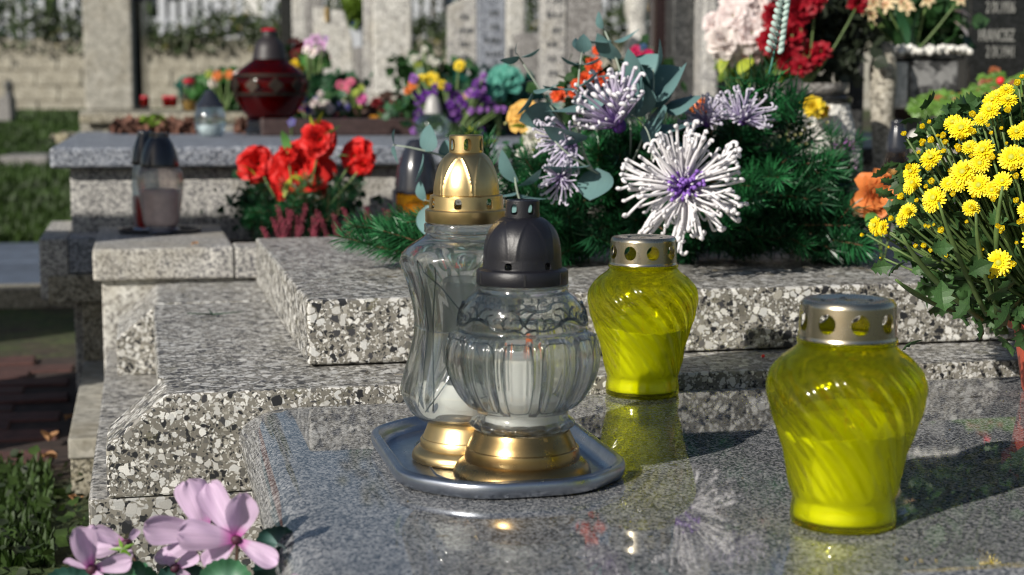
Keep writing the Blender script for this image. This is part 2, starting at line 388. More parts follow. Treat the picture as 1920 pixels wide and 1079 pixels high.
# ---- tall granite tomb behind it
g2 = thing('raised_granite_tomb', 'blue grey granite tomb with overhanging cap carrying the red lantern', 'tomb', (0, 0, 0), AZ)
part(g2, 'cap_slab', box_me(-.195, 1.30, 3.62, 5.25, .206, .252, .009, 3), GR_B)
part(g2, 'side_wall', box_me(-.155, 1.26, 3.66, 5.2, -.31, .2055, .004), GR_L)
g2b = part(g2, 'planting_kerb', box_me(.33, 1.2, 4.55, 4.62, .2525, .30, .004), pmat('dark_red_stone', (.045, .028, .026), .4, var=.3))
g4 = thing('dark_ledger_grave', 'dark granite grave under the pebble planter and stone vase at right', 'grave', (0, 0, 0), AZ)
part(g4, 'front_slab', box_me(1.10, 2.9, 3.08, 3.60, .13, .172, .006), GR_D); part(g4, 'front_body', box_me(1.13, 2.88, 3.10, 3.60, -.31, .1295, .004), CONC)
part(g4, 'rear_slab', box_me(1.31, 3.0, 3.62, 5.3, .20, .238, .006), GR_D); part(g4, 'rear_body', box_me(1.33, 2.98, 3.64, 5.28, -.31, .1995, .004), GR_BR)
g6 = thing('rear_grave_bed', 'low concrete edged grave bed directly behind the blue grey tomb', 'grave', (0, 0, 0), AZ)
part(g6, 'bed_slab', box_me(-.05, 2.0, 5.30, 6.0, .0, .262, .008), CONC)
# ---- low stones left of it
g3 = thing('stepped_stone_plinth', 'stepped plinth of light and mossy stone at the far left of the graves', 'plinth', (0, 0, 0), AZ)
part(g3, 'top_stone', box_me(-.216, -.157, 3.50, 4.0, -.068, .064, .004), GR_L)
part(g3, 'top_stone', box_me(-.156, -.08, 3.50, 3.615, -.012, .066, .004), GR_B)
part(g3, 'mossy_stone', box_me(-.200, -.08, 3.492, 3.61, -.074, -.0135, .004), GR_M)
part(g3, 'base_stone', box_me(-.132, -.0805, 3.50, 3.61, -.2, -.0755, .004), GR_M)
part(g3, 'kerb_strip', box_me(-.131, -.0735, 2.69, 3.49, -.234, -.200, .003), CONC)
part(g3, 'kerb_foot', box_me(-.128, -.0735, 2.695, 3.49, -.31, -.2345, .003), GR_M)
# ---- beige slab grave beyond
def gbox(name, px0, px1, yt, yb, Y, depth, m, label, cat='gravestone', group=None, bev=.01, zb=None, rz=None, top=None):
    """a stone whose face fills px0..px1 and yt..yb of the photograph when seen at depth Y; top = extra height above the frame"""
    a = aty(px0, yb, Y); b = aty(px1, yt, Y); w = (b.x-a.x)/2; zt = b.z if top is None else top; z0 = a.z if zb is None else zb
    t = thing(name, label, cat, ((a.x+b.x)/2, Y, z0), AZ*.5 if rz is None else rz, group)
    return t, w, zt-z0
def stone(name, px0, px1, yt, yb, Y, depth, m, label, cat='gravestone', part_name='headstone', **k):
    t, w, h = gbox(name, px0, px1, yt, yb, Y, depth, m, label, cat, **k)
    part(t, part_name, box_me(-w, w, 0, depth, 0, h, k.get('bev', .01)), m); return t, w, h
t, w, h = stone('beige_slab_grave', 152, 470, 213, 232, 6.0, 1.7, GR_M, 'low beige stone grave slab with dry brown plants behind the blue grey tomb', 'grave', 'cap_slab')
part(t, 'body', box_me(-w+.03, w-.03, .04, 1.6, -.5, -.002, .004), CONC)
rb = MB()
for i in range(160):
    x = rs.uniform(-w, w*.2); y = rs.uniform(-.5, -.02); s = rs.uniform(.012, .03)
    bm = bmesh.new(); bmesh.ops.create_icosphere(bm, subdivisions=1, radius=s)
    rb.add([tuple(Vector((v.co.x*1.3, v.co.y, v.co.z*.7))+Vector((x, y, -.06+rs.uniform(0, .03)))) for v in bm.verts], [tuple(v.index for v in f.verts) for f in bm.faces]); bm.free()
o = part(t, 'rubble_edge', rb.me(), GR_M); o['kind'] = 'stuff'
# ================================================================= GRAVESTONES
ZB = .0
def grave_base(t, w, dep, m, hh=.08, ex=.05):
    part(t, 'plinth', box_me(-w-ex, w+ex, -.05, dep+.05, -hh-.6, -.002, .006), m)
t, w, h = stone('concrete_pillar', 161, 244, 0, 207, 8.0, .16, CONC, 'tall plain beige concrete gravestone standing left before the wall', top=1.25); grave_base(t, w, .16, CONC, ex=.02)
t, w, h = stone('black_stele', 247, 263, 0, 200, 8.15, .3, GR_BK, 'narrow black granite stele right of the plain concrete gravestone', top=1.15, bev=.006); grave_base(t, w, .3, CONC, ex=0)
part(t, 'lantern_hook', box_me(.0, w+.02, -.01, .0, h*.62, h*.66, .002), GR_D)
t, w, h = stone('dark_cross_post', 527, 547, 0, 150, 9.2, .08, GR_BK, 'dark narrow stone cross above the large red lantern', 'cross', 'upright', top=1.5)
part(t, 'cross_arm', box_me(-w-.10, -w-.001, .01, .07, h*.62, h*.62+.1, .004), GR_BK); part(t, 'cross_arm', box_me(w+.001, w+.1, .01, .07, h*.62, h*.62+.1, .004), GR_BK)
t, w, h = stone('pale_stele', 550, 573, 0, 170, 9.0, .2, GR_W, 'narrow pale stele between the dark cross and broad beige stone', top=1.2)
t, w, h = stone('grey_headstone', 574, 606, 0, 165, 8.0, .12, GR_BR, 'slim grey headstone left of the broad beige headstone', top=1.1)
t, w, h = gbox('beige_headstone', 590, 661, 20, 172, 7.2, .1, GR_W, 'broad beige headstone with sloping right shoulder and small gold cross')
part(t, 'headstone', prism_me([(-w, 0), (w, 0), (w, h*.62), (w*.55, h), (-w, h*1.05)], 0, .12, .006), GR_W); grave_base(t, w, .12, GR_W)
gm = m_metal('old_brass', (.55, .36, .10), .45)
part(t, 'gold_cross', box_me(-w*.4, -w*.25, -.012, -.001, h*.86, h*1.04, .001), gm)
t, w, h = stone('small_grey_headstone', 664, 688, 88, 160, 7.6, .1, GR_BR, 'small low grey headstone between two broad pale headstones')
t, w, h = stone('white_granite_headstone', 700, 772, 0, 178, 6.4, .13, GR_W, 'tall broad white granite headstone with a pale left side, mottled by weather', top=1.05)
part(t, 'side_slab', box_me(-w-.035, -w-.001, .02, .12, 0, h*.99, .005), GR_L); grave_base(t, w, .13, GR_W)
t, w, h = gbox('blue_grey_headstone', 842, 948, 0, 150, 6.0, .12, GR_B, 'blue grey granite double headstone with engraved lines behind purple flowers')
part(t, 'left_panel', prism_me([(-w, 0), (-.002, 0), (-.002, h*1.06), (-w*.25, h*1.06), (-w, h*.93)], .012, .12, .004), GR_L)
part(t, 'right_panel', box_me(.0, w, 0, .12, 0, h*1.4, .005), GR_B); grave_base(t, w, .12, GR_B)
def letters(root, txt, x, z, size, m, name='inscription', y=-.0015):
    c = bpy.data.curves.new('inscription', 'FONT'); c.body = txt; c.size = size; c.extrude = .0012; c.align_x = 'CENTER'; c.resolution_u = 2
    tmp = bpy.data.objects.new('tmp_text', c); me = bpy.data.meshes.new_from_object(tmp); bpy.data.objects.remove(tmp); bpy.data.curves.remove(c)
    me.materials.clear(); return link(name, me, root, (x, y, z), (pi/2, 0, 0), m=m)
INK = pmat('engraved_dark', (.05, .055, .06), .7); INKL = pmat('engraved_pale', (.27, .27, .25), .6)
def lines(root, x0, x1, z0, n, dz, m, y, rnd):
    """rows of small engraved marks that the blur leaves unreadable"""
    mb = MB()
    for i in range(n):
        x = x0+rnd.uniform(0, .03)
        while x < x1-.02*rnd.random():
            wd = rnd.uniform(.006, .014)
            p = [(x, y, z0-i*dz), (x+wd, y, z0-i*dz), (x+wd, y, z0-i*dz+.02), (x, y, z0-i*dz+.02)]
            mb.add(p, [(0, 1, 2, 3)]); x += wd+rnd.uniform(.003, .01)
    o = link('engraving', mb.me(False), root, m=m); o['kind'] = 'stuff'; return o
lines(t, -w*.85, -w*.2, h*.75, 4, .05, INK, .0105, rs); lines(t, w*.25, w*.85, h*.8, 5, .05, INK, -.0015, rs)
t, w, h = stone('beige_back_headstone', 950, 985, 0, 120, 7.2, .1, GR_W, 'pale beige headstone partly hidden right of the blue grey double headstone', top=1.1)
t, w, h = stone('low_grey_headstone', 967, 1014, 62, 190, 6.6, .1, GR_BR, 'low plain brownish grey headstone before the beige one'); grave_base(t, w, .1, GR_BR)
t, w, h = gbox('grey_double_headstone', 1016, 1130, 0, 195, 5.4, .1, GR_BR, 'tall grey headstone with pale lettered panel beside plain brown grey panel')
part(t, 'lettered_panel', box_me(-w, -w*.22, -.006, .1, 0, h*1.5, .004), GR_L); part(t, 'plain_panel', box_me(-w*.218, w, 0, .1, 0, h*1.5, .004), GR_BR)
lines(t, -w*.85, -w*.35, h*1.1, 7, .048, INK, -.0075, rs); grave_base(t, w, .1, GR_BR)
# weathered carved pillar with little brass lamp
t, w, h = gbox('weathered_stone_pillar', 1170, 1222, 0, 100, 8.0, .1, GR_W, 'pale weathered stone pillar with narrowed shaft and small brass lamp')
p = lathe(dense([(.001, -.1), (w*1.1, -.1), (w*1.05, .0), (w*.8, h*.3), (w*.7, h*.55), (w*.95, h*.8), (w*1.0, h*1.1), (w*.8, h*1.5), (w*.5, h*1.7), (.001, h*1.75)], 40), 20, lambda r, z, a: r*(1+.06*math.sin(3*a+z*30)))
part(t, 'shaft', p, GR_W); part(t, 'plinth', box_me(-w*1.2, w*1.2, -w, w, -.5, -.101, .01), GR_W)
part(t, 'brass_lamp', link('tmp', lathe(dense([(.001, 0), (.02, .01), (.014, .05), (.022, .09), (.001, .12)], 20), 12)).data, gm).location = (w*.95, -.03, h*.75)
bpy.data.objects.remove(bpy.data.objects['tmp'])
t, w, h = stone('red_black_headstone', 1224, 1258, 0, 235, 4.7, .07, pmat('dark_red_granite', (.018, .010, .011), .15, var=.4, vscale=150), 'very dark reddish polished headstone behind the fir wreath', zb=.2385, top=1.1, bev=.005)
t, w, h = stone('dark_grey_headstone', 1259, 1314, 0, 235, 4.6, .12, GR_D, 'dark grey granite headstone panel between reddish and pale stones', zb=.2385, top=1.1, bev=.005)
t, w, h = stone('pale_edge_headstone', 1315, 1350, 0, 260, 4.5, .12, GR_L, 'light grey headstone edge left of the pink and white blossoms', zb=.2385, top=1.1)
t, w, h = stone('mauve_grey_headstone', 1351, 1470, 0, 250, 4.62, .1, GR_BR, 'plain mauve grey headstone hidden behind pink and red blossoms', zb=.2385, top=1.05)
t, w, h = stone('low_dark_headstone', 1480, 1626, 95, 420, 4.1, .1, GR_D, 'low dark grey granite stone behind the white pebble planter', zb=.2385)  # dark granite in its own colour
part(t, 'side_step', box_me(-w*.3, w*.35, -.06, -.002, h*.55, h*.88, .004), CONC)
t, w, h = stone('black_inscribed_headstone', 1800, 2060, 0, 420, 4.3, .09, GR_BK, 'large black headstone with pale engraved names and dates', zb=.2385, top=1.0, bev=.005)
sc_ = mpp(4.3)
for txt, px, yb, sz in (('2 IX.1936', 1872, 25, 30), ('FRANCISZ', 1864, 78, 32), ('2 IX.1941', 1872, 108, 30)):
    q = aty(px, yb, 4.3); o = letters(t, txt, (q.x-t.location.x)/math.cos(AZ*.5)+.002, q.z-t.location.z, sz*sc_*1.0, INKL); o.scale = (.47, 1, 1)
part(t, 'border_strip', box_me(w*.0+.03, w*.0+.036, -.003, -.0005, .0, h, .0005), GR_D)
# terrazzo post and planter at the right
t, w, h = gbox('terrazzo_vase', 1627, 1682, 80, 345, 3.62, .1, TERR2, 'tall rough beige terrazzo flower vase beside the dark planter', 'stone vase', zb=.173)
p = lathe(dense([(.001, .0), (w*.8, .0), (w*.62, .03), (w*.72, h*.25), (w*.9, h*.5), (w*1.1, h*.78), (w*.95, h*.88), (w*.7, h*.97), (w*.62, h*1.0), (w*.45, h*.98), (.001, h*.94)], 50), 28)
part(t, 'vase_body', p, m_granite('rough_beige', [(.33, (.12, .11, .09)), (.45, (.27, .25, .20)), (.57, (.38, .35, .29)), (.7, (.50, .47, .40))], 160., .85, None, 0, .5))
PEB = pmat('white_pebble', (.60, .59, .55), .5, var=.3, vscale=90)
def ico(r, sub=1):
    bm = bmesh.new(); bmesh.ops.create_icosphere(bm, subdivisions=sub, radius=r); v = [tuple(x.co) for x in bm.verts]; f = [tuple(q.index for q in x.verts) for x in bm.faces]; bm.free(); return v, f
ICO = ico(1., 1); ICO2 = ico(1., 2)
def pebbles(pts, r, rnd, name, parent=None, m=PEB):
    mb = MB()
    for p in pts:
        s = r*rnd.uniform(.7, 1.25)
        M = Matrix.Translation(p) @ Euler((rnd.uniform(0, 6), rnd.uniform(0, 6), rnd.uniform(0, 6))).to_matrix().to_4x4() @ Matrix.Diagonal((s*rnd.uniform(.8, 1.3), s*rnd.uniform(.7, 1.1), s*rnd.uniform(.6, .9), 1))
        mb.add(ICO[0], ICO[1], M)
    o = link(name, mb.me(), parent, m=m); o['kind'] = 'stuff'; return o
Yp = 3.70
t, w, h = gbox('dark_planter', 1700, 1800, 112, 265, Yp, .2, GR_D, 'dark mottled stone planter rimmed with white pebbles under the cream flowers', 'planter', zb=None)
part(t, 'trough', box_me(-w, w, 0, .12, h*.43, h*1.0, .006), m_granite('mottled_dark', [(.40, (.03, .03, .03)), (.5, (.12, .12, .12)), (.6, (.24, .24, .235))], 42., .5, None, 0, .4))
part(t, 'black_rim', box_me(-w-.018, w+.012, -.008, .13, h*1.002, h*1.06, .003), GR_BK)
part(t, 'white_side_panel', box_me(-w-.036, -w-.004, -.004, .11, h*.40, h*.97, .004), PEB)
part(t, 'base', box_me(-w*.5, w*1.0, .0, .1, .173-t.location.z, h*.42, .006), GR_D)
part(t, 'concrete_foot', box_me(-w*.45, -w*.0, -.035, -.002, h*.08, h*.25, .004), CONC)
pebbles([(rs.uniform(-w-.03, w+.02), rs.uniform(-.02, .12), h*1.10+rs.uniform(-.004, .008)) for _ in range(260)], .0095, rs, 'white_pebbles', t)
pebbles([(rs.uniform(-w*.7, w*2.6), rs.uniform(-.10, .02), h*.36+rs.uniform(-.012, .012)) for _ in range(330)], .012, rs, 'white_pebbles', t)
pebbles([(rs.uniform(-w*1.1, w*1.0), rs.uniform(-.12, -.02), h*.02+rs.uniform(-.012, .014)) for _ in range(260)], .012, rs, 'white_pebbles', t)
part(t, 'pebble_shelf', box_me(-w*.72, w*2.7, -.105, -.0365, h*.27, h*.345, .003), CONC)
part(t, 'lower_shelf', box_me(-w*1.12, w*1.1, -.125, -.036, .173-t.location.z, h*.0-.003, .003), CONC)
# cone planter covered in white pebbles
Yc = 3.45
c = aty(1540, 322, Yc); c.z = .173; s = mpp(Yc)
t = thing('white_pebble_planter', 'rounded planter coated in white pebbles with a yellow blossom, dark rim on top', 'planter', c)
prof = dense([(56*s, 0*s), (70*s, 40*s), (66*s, 70*s), (52*s, 115*s), (44*s, 150*s)], 24)
part(t, 'planter_body', lathe(prof, 28, cap0=True, cap1=True), pmat('white_render', (.6, .59, .55), .8))
pp = []
for i in range(1500):
    k = rs.random()*(len(prof)-1); q = int(k); r = prof[q][0]+(prof[q+1][0]-prof[q][0])*(k-q); z = prof[q][1]+(prof[q+1][1]-prof[q][1])*(k-q); a = rs.uniform(pi*.95, 2.05*pi)
    pp.append((r*math.cos(a), r*math.sin(a), z))
pebbles(pp, .0052, rs, 'white_pebbles', t)
part(t, 'dark_rim', lathe([(.001, 150.2*s), (50*s, 150.2*s), (53*s, 153*s), (53*s, 160*s), (48*s, 164*s), (.001, 162*s)], 28), GR_BK)
part(t, 'flower_bowl', lathe(dense([(.001, 164.2*s), (30*s, 164.5*s), (42*s, 174*s), (46*s, 186*s), (42*s, 186*s), (.001, 180*s)], 16), 24), GR_BR)
# ================================================================= WALL, HEDGE, FENCE, HOUSES, TREES
WY = 18.
tw = thing('stone_block_wall', 'long low wall of beige stone blocks behind the graves', 'wall', (0, WY, .1))
part(tw, 'wall_core', box_me(-9, 14, .03, .3, 0, .9, .0), CONC)
bl = [box_me(-.25, .25, 0, .2, .0, .1715, .004, 1, .006) for _ in range(4)]
for b_ in bl: b_.materials.append(m_granite('wall_block', [(.3, (.22, .20, .155)), (.5, (.31, .29, .235)), (.7, (.40, .38, .32))], 30., .9, (.20, .18, .11), 0, .5, None, 1.6) if not MATS.get('wb') else MATS['wb']); MATS['wb'] = b_.materials[0]
for j in range(5):
    for i in range(22):
        x = -8.6+i*.505+(j % 2)*.25
        o = link('stone_block', rs.choice(bl), tw, (x+rs.uniform(-.01, .01), rs.uniform(-.012, .012), .05+j*.172), (0, 0, rs.uniform(-.01, .01)), (rs.uniform(.97, 1.0), 1, 1))
lf = [(0, 0, 0), (.35, .12, .05), (.5, .5, .0), (.0, 1., -.08), (-.5, .5, .0), (-.35, .12, .05)]; lff = [(0, 1, 2, 3), (0, 3, 4, 5)]
def leafcloud(fn, n, size, rnd, name, m, parent=None, stuff=True, flat=0.):
    mb = MB()
    for i in range(n):
        p = fn(rnd); s = size*rnd.uniform(.6, 1.3)
        M = Matrix.Translation(p) @ Euler((rnd.uniform(-1.4, 1.4)*(1-flat), rnd.uniform(-1.4, 1.4)*(1-flat), rnd.uniform(0, 6.3))).to_matrix().to_4x4() @ Matrix.Diagonal((s, s, s, 1))
        mb.add(lf, lff, M)
    o = link(name, mb.me(False), parent, m=m)
    if stuff: o['kind'] = 'stuff'
    return o
HEDGE = pmat('ivy_leaf', (.035, .055, .018), .6, var=.6, vscale=3., trans=.15)
HEDGE2 = pmat('autumn_leaf', (.20, .17, .04), .6, var=.5, vscale=3., trans=.3)
def hp(r):
    x = r.uniform(-8, 11); t = r.random(); top = .36+.13*math.sin(x*2.1)+.10*math.sin(x*5.3)
    return (x, WY+.1+r.uniform(-.25, .3), .95+(top if r.random() < .75 else top*1.9)*t-.11*r.random())
tag(leafcloud(hp, 21000, .055, rs, 'ivy_hedge', HEDGE), 'dark ivy and brambles growing over the block wall top', 'hedge')
tag(leafcloud(hp, 500, .055, rs, 'autumn_leaves', HEDGE2), 'scattered yellow brown leaves in the ivy hedge', 'leaves')
# fences and houses beyond
fw = thing('white_slat_fence', 'white vertical slat fence beyond the ivy hedge', 'fence', (0, 22, .2))
WH = pmat('white_paint', (.40, .42, .45), .6, var=.08, vscale=3); sl_me = box_me(-.05, .05, 0, .03, 0, 1.5, .004, 1)
for i in range(70):
    if 22 < i < 25 or i % 9 == 5: continue
    link('slat', sl_me, fw, (-7+i*.15, 0, 0), (0, 0, 0), (1, 1, rs.uniform(.97, 1.03)), WH)
for z in (.35, 1.15): part(fw, 'rail', box_me(-7.1, 3.5, .031, .07, z, z+.08, .003), WH)
def house(name, label, x0, x1, Y, H, m, mr, wins):
    t = thing(name, label, 'house', ((x0+x1)/2, Y, .15)); w = (x1-x0)/2
    part(t, 'wall', box_me(-w, w, 0, 6, 0, H, .02, 1), m)
    part(t, 'roof', prism_me([(-w-.3, H+.002), (w+.3, H+.002), (w*.0+.1, H+w*.55), (-.1, H+w*.55)], -.3, 6.3, .02), mr)
    fr = box_me(-.55, .55, -.06, -.002, 0, 1.3, .02, 1); gl = box_me(-.46, .46, -.075, -.061, .08, 1.22, .0)
    for (wx, wz) in wins:
        f = link('window', fr, t, (wx, 0, wz), m=WH); link('pane', gl, f, m=pmat('window_glass', (.03, .04, .05), .08))
    return t
RF = pmat('roof_tile', (.13, .05, .03), .8, var=.3, vscale=2)
house('teal_house', 'dark teal painted house far behind the wall on the left', -16, -8.6, 30, 3.4, pmat('teal_paint', (.015, .075, .085), .6), RF, [(-1.8, 1.), (1.6, 1.)])
house('white_house', 'white rendered house beyond the fence, left of centre', -7.6, -1.4, 33, 3.2, pmat('white_render2', (.62, .62, .60), .8), RF, [(-1.9, .9), (0., .9), (1.9, .9)])
house('slate_blue_house', 'dark slate blue house beyond the wall at centre', -1., 7.5, 29, 3.0, pmat('slate_paint', (.03, .045, .06), .6), RF, [(-2.6, .9), (.2, .9), (2.4, .9)])
house('grey_house', 'grey house far behind the black headstones', 8.3, 16, 31, 3.6, pmat('grey_render', (.28, .28, .27), .8), RF, [(-2., 1.), (1., 1.)])
BARK = pmat('bark', (.09, .07, .05), .9, var=.4, vscale=12, bump=.6, bscale=30)
CROWN = [pmat('crown_green', (.05, .085, .02), .6, var=.6, vscale=1.2, trans=.3), pmat('crown_gold', (.30, .20, .03), .6, var=.5, vscale=1.2, trans=.35)]
def tree(x, Y, H, R, cm, label):
    t = thing('tree', label, 'tree', (x, Y, .2), group='trees behind the cemetery wall')
    vs, fs = tube_geo([(0, 0, 0), (.05, 0, H*.3), (-.05, .05, H*.6), (0, 0, H*.9)], [.16, .12, .08, .03], 8); mb = MB(); mb.add(vs, fs)
    for i in range(9):
        a = i*2.4; z0 = H*(.3+.05*i); e = (math.cos(a)*R*.8, math.sin(a)*R*.8, z0+H*.22)
        mb.add(*tube_geo(bez((0, 0, z0), (e[0]*.5, e[1]*.5, z0+H*.05), e, 4), [.05, .04, .03, .02, .01], 5))
    part(t, 'trunk', mb.me(), BARK)
    cl = [(rs.gauss(0, R*.45), rs.gauss(0, R*.45), H*.62+rs.gauss(0, H*.17), rs.uniform(.25, .5)*R) for _ in range(26)]
    def f(r):
        c = r.choice(cl); d = Vector((r.gauss(0, 1), r.gauss(0, 1), r.gauss(0, 1))).normalized()*c[3]*r.uniform(.5, 1)
        return (c[0]+d.x, c[1]+d.y, max(.8, c[2]+d.z))
    part(t, 'crown', leafcloud(f, 5200, .16, rs, 'tmpc', cm).data, cm); bpy.data.objects.remove(bpy.data.objects['tmpc'])
tree(-6.8, 26.5, 5.5, 2.0, CROWN[0], 'green leafy tree behind the white slat fence, leftmost')
tree(-1.4, 27.2, 6.5, 2.2, CROWN[0], 'green leafy tree between the white and slate houses')
tree(3.1, 26., 6.0, 2.1, CROWN[0], 'dark leafy tree before the slate blue house')
tree(8.2, 27., 7.0, 2.6, CROWN[0], 'tall green tree right of the slate blue house')
# leafy pot plant between headstones
c = aty(668, 92, 7.9)
t = thing('potted_shrub', 'leafy green plant in a blue pot on a white stand between headstones', 'potted plant', c)
sp = mpp(7.9)
part(t, 'stand', box_me(-12*sp, 12*sp, -.03, .03, 0, 38*sp, .004), WH)
part(t, 'pot', lathe([(.001, 38.2*sp), (9*sp, 38.2*sp), (12*sp, 56*sp), (10*sp, 56*sp), (.001, 54*sp)], 20), pmat('blue_glaze', (.01, .02, .16), .2))
part(t, 'foliage', leafcloud(lambda r: (r.gauss(0, 8*sp), r.gauss(0, 8*sp), 74*sp+r.gauss(0, 12*sp)), 700, .03, rs, 'tmpc', LEAF_L).data, LEAF_L); bpy.data.objects.remove(bpy.data.objects['tmpc'])
# offscreen tall stone added to throw shade over the path on the left
t = thing('tall_shade_stone', 'tall unseen grey stone added left of the camera to shade the brick path', 'gravestone', (-1.95, 2.15, -.3), .2)
part(t, 'headstone', box_me(-.42, .42, 0, .14, .1, 1.25, .02), GR_BR); part(t, 'plinth', box_me(-.5, .5, -.08, .22, -.05, .098, .01), CONC)
t = thing('wide_shade_stone', 'wide unseen grey stone added further back to shade the path and kerb', 'gravestone', (-2.95, 3.0, -.3), .2)  # second unseen stone, added to spread the shade towards the kerb
part(t, 'headstone', box_me(-.6, .6, 0, .16, .1, 1.35, .02), GR_B); part(t, 'plinth', box_me(-.7, .7, -.08, .24, -.05, .098, .01), CONC)
# ---- path, pavers, kerb, grass on the left
pth = tag(link('brick_path', box_me(-1.6, -.12, 2.92, 4.16, -.33, -.2945, .0), rot=(0, 0, AZ), m=pmat('path_sand', (.035, .022, .018), .95, var=.5, vscale=40)), kind='structure')
BR = pmat('dark_red_brick', (.075, .032, .027), .85, var=.35, vscale=35, bump=.5, bscale=150)
bk = [box_me(-.097, .097, -.046, .046, -.3, -.288, .004, 1, .0015) for _ in range(3)]
for j in range(12):
    for i in range(8):
        u = -.27-i*.2-(j % 2)*.1; v = 2.98+j*.1
        link('brick', rs.choice(bk), pth, (u, v, rs.uniform(-.003, .003)), (rs.uniform(-.02, .02), rs.uniform(-.02, .02), rs.uniform(-.02, .02)), m=BR)
pv = tag(link('paver_path', box_me(-2.2, -.19, 5.35, 6.9, -.33, -.262, .0), rot=(0, 0, AZ), m=pmat('joint_sand', (.03, .035, .045), .95, var=.3)), kind='structure')
PV = pmat('blue_grey_paver', (.08, .105, .15), .75, var=.2, vscale=20, bump=.3)
pm_ = box_me(-.192, .192, -.192, .192, -.262, -.243, .004, 1)
for j in range(4):
    for i in range(5):
        link('paver', pm_, pv, (-.40-i*.392-(j % 2)*.0, 5.56+j*.39, rs.uniform(-.003, .003)), m=PV)
k = thing('path_kerb', 'dark weathered concrete kerb across the front of the blue pavers', 'kerb', (0, 0, 0), AZ)
part(k, 'kerb_stone', box_me(-2.2, -.95, 5.22, 5.345, -.33, -.235, .008, 2, .003), GR_M); part(k, 'kerb_stone', box_me(-.945, -.16, 5.22, 5.345, -.33, -.235, .008, 2, .003), GR_M)
t, w, h = stone('flat_stone_slab', 0, 88, 293, 330, 10.5, .5, GR_BR, 'flat grey stone slab lying in the grass at far left', 'stone slab')
t, w, h = stone('low_stone_block', -40, 18, 183, 228, 15., .3, GR_BR, 'small grey gravestone at the left picture edge before the wall')
part(t, 'figure', lathe(dense([(.001, h+.002), (.05, h+.005), (.03, h+.06), (.045, h+.11), (.025, h+.15), (.001, h+.17)], 20), 14), GR_D).location = (w*.75, .15, 0)
GRASS = pmat('grass_blade', (.04, .08, .014), .6, var=.5, vscale=2., trans=.3)
def grassfn(x0, x1, y0, y1, n, hgt, name, m, lean=.5, wd=.0035):
    mb = MB()
    for i in range(n):
        y = y0+(y1-y0)*rs.random()**1.3; x = rs.uniform(x0(y), x1(y)); z = gh(y); a = rs.uniform(0, 6.3); h = hgt*rs.uniform(.5, 1.2); l = h*rs.uniform(0, lean); s = wd*(1+y*.12)
        c, d = math.cos(a), math.sin(a)
        mb.add([(x-s*d, y+s*c, z), (x+s*d, y-s*c, z), (x+l*.4*c+s*.7*d, y+l*.4*d-s*.7*c, z+h*.6), (x+l*.4*c-s*.7*d, y+l*.4*d+s*.7*c, z+h*.6), (x+l*c, y+l*d, z+h)], [(0, 1, 2, 3), (3, 2, 4)])
    return tag(link(name, mb.me(False), m=m), kind='stuff')
lu = lambda y: -.34*y; ru = lambda y: -.2105*(y)+-.13 
tag(grassfn(lu, lambda y: -.315*y+.02*y, 2.2, 2.8, 800, .035, 'grass', GRASS), 'short green grass beside the brick path at lower left', 'grass')
tag(grassfn(lambda y: -.36*y, lambda y: -.20*y, 6.9, 17., 16000, .07, 'lawn', GRASS, wd=.006), 'mown lawn rising to the block wall at left', 'grass')
WEED = pmat('weed_leaf', (.05, .09, .018), .5, var=.5, vscale=30, trans=.35); WEED2 = pmat('weed_leaf_dark', (.022, .035, .012), .6, var=.4, vscale=30, trans=.1)
def wp(r):
    q = atz(r.uniform(-40, 175), r.uniform(905, 1110), -.3); return (q.x, q.y, -.3+r.random()**2*.06)
tag(leafcloud(wp, 70, .023, rs, 'weeds', WEED, flat=.4), 'bright green weed leaves in the lower left grass', 'weeds')
tag(leafcloud(wp, 260, .015, rs, 'ground_cover', WEED2, flat=.3), 'dark low ground cover in the lower left corner', 'ground cover')
DRY = pmat('dry_leaf', (.38, .20, .09), .7, var=.3, vscale=60, trans=.2)
dl = weld(mesh(*grid_geo(lambda s, t: ((s-.5)*math.sin(pi*min(1, t*1.02+.01))*.8, t-.5, .25*(s-.5)**2*4+.12*math.sin(5*t)), 5, 7)[:2], True))
for (px, py, s, lab) in ((92, 823, .042, 'pale tan fallen leaf lying across the dark brick path'), (133, 785, .03, 'small orange brown fallen leaf by the kerb strip'), (90, 858, .03, 'reddish fallen leaf below the pale tan one'), (15, 478, .06, 'orange fallen leaf at the edge of the blue pavers'), (60, 500, .035, 'small rust coloured leaf lying on a blue paver'), (140, 940, .035, 'curled brown leaf among the weeds')):
    q = atz(px, py, -.28); tag(link('fallen_leaf', dl, None, q, (.2, rs.uniform(-.3, .3), rs.uniform(0, 6)), s, DRY), lab, 'leaf', 'fallen leaves on the ground')
q = XY(*UV(atz(365, 461, .08))[:2], .083)
tag(link('yellow_petal', dl, None, q, (.1, 0, 1.2), .014, pmat('yellow_petal_m', (.65, .42, .03), .6)), 'tiny yellow leaf on the granite kerb edge', 'leaf')
tg_ = MB()
for a, l in ((.1, .05), (1.9, .035), (3.6, .04)): tg_.add(*tube_geo([(0, 0, .002), (math.cos(a)*l, math.sin(a)*l, .006)], [.0016, .0008], 5))
tag(link('fir_twig', tg_.me(), None, atz(398, 592, .015), m=pmat('twig', (.02, .05, .03), .7)), 'tiny dark fir twig lying on the terrazzo cover slab', 'twig')
tag(link('red_berry', mesh(*ICO2, True), None, atz(1431, 668, .016), sc=.0026, m=pmat('berry_red', (.7, .02, .03), .4)), 'tiny red bead on the terrazzo step', 'bead')

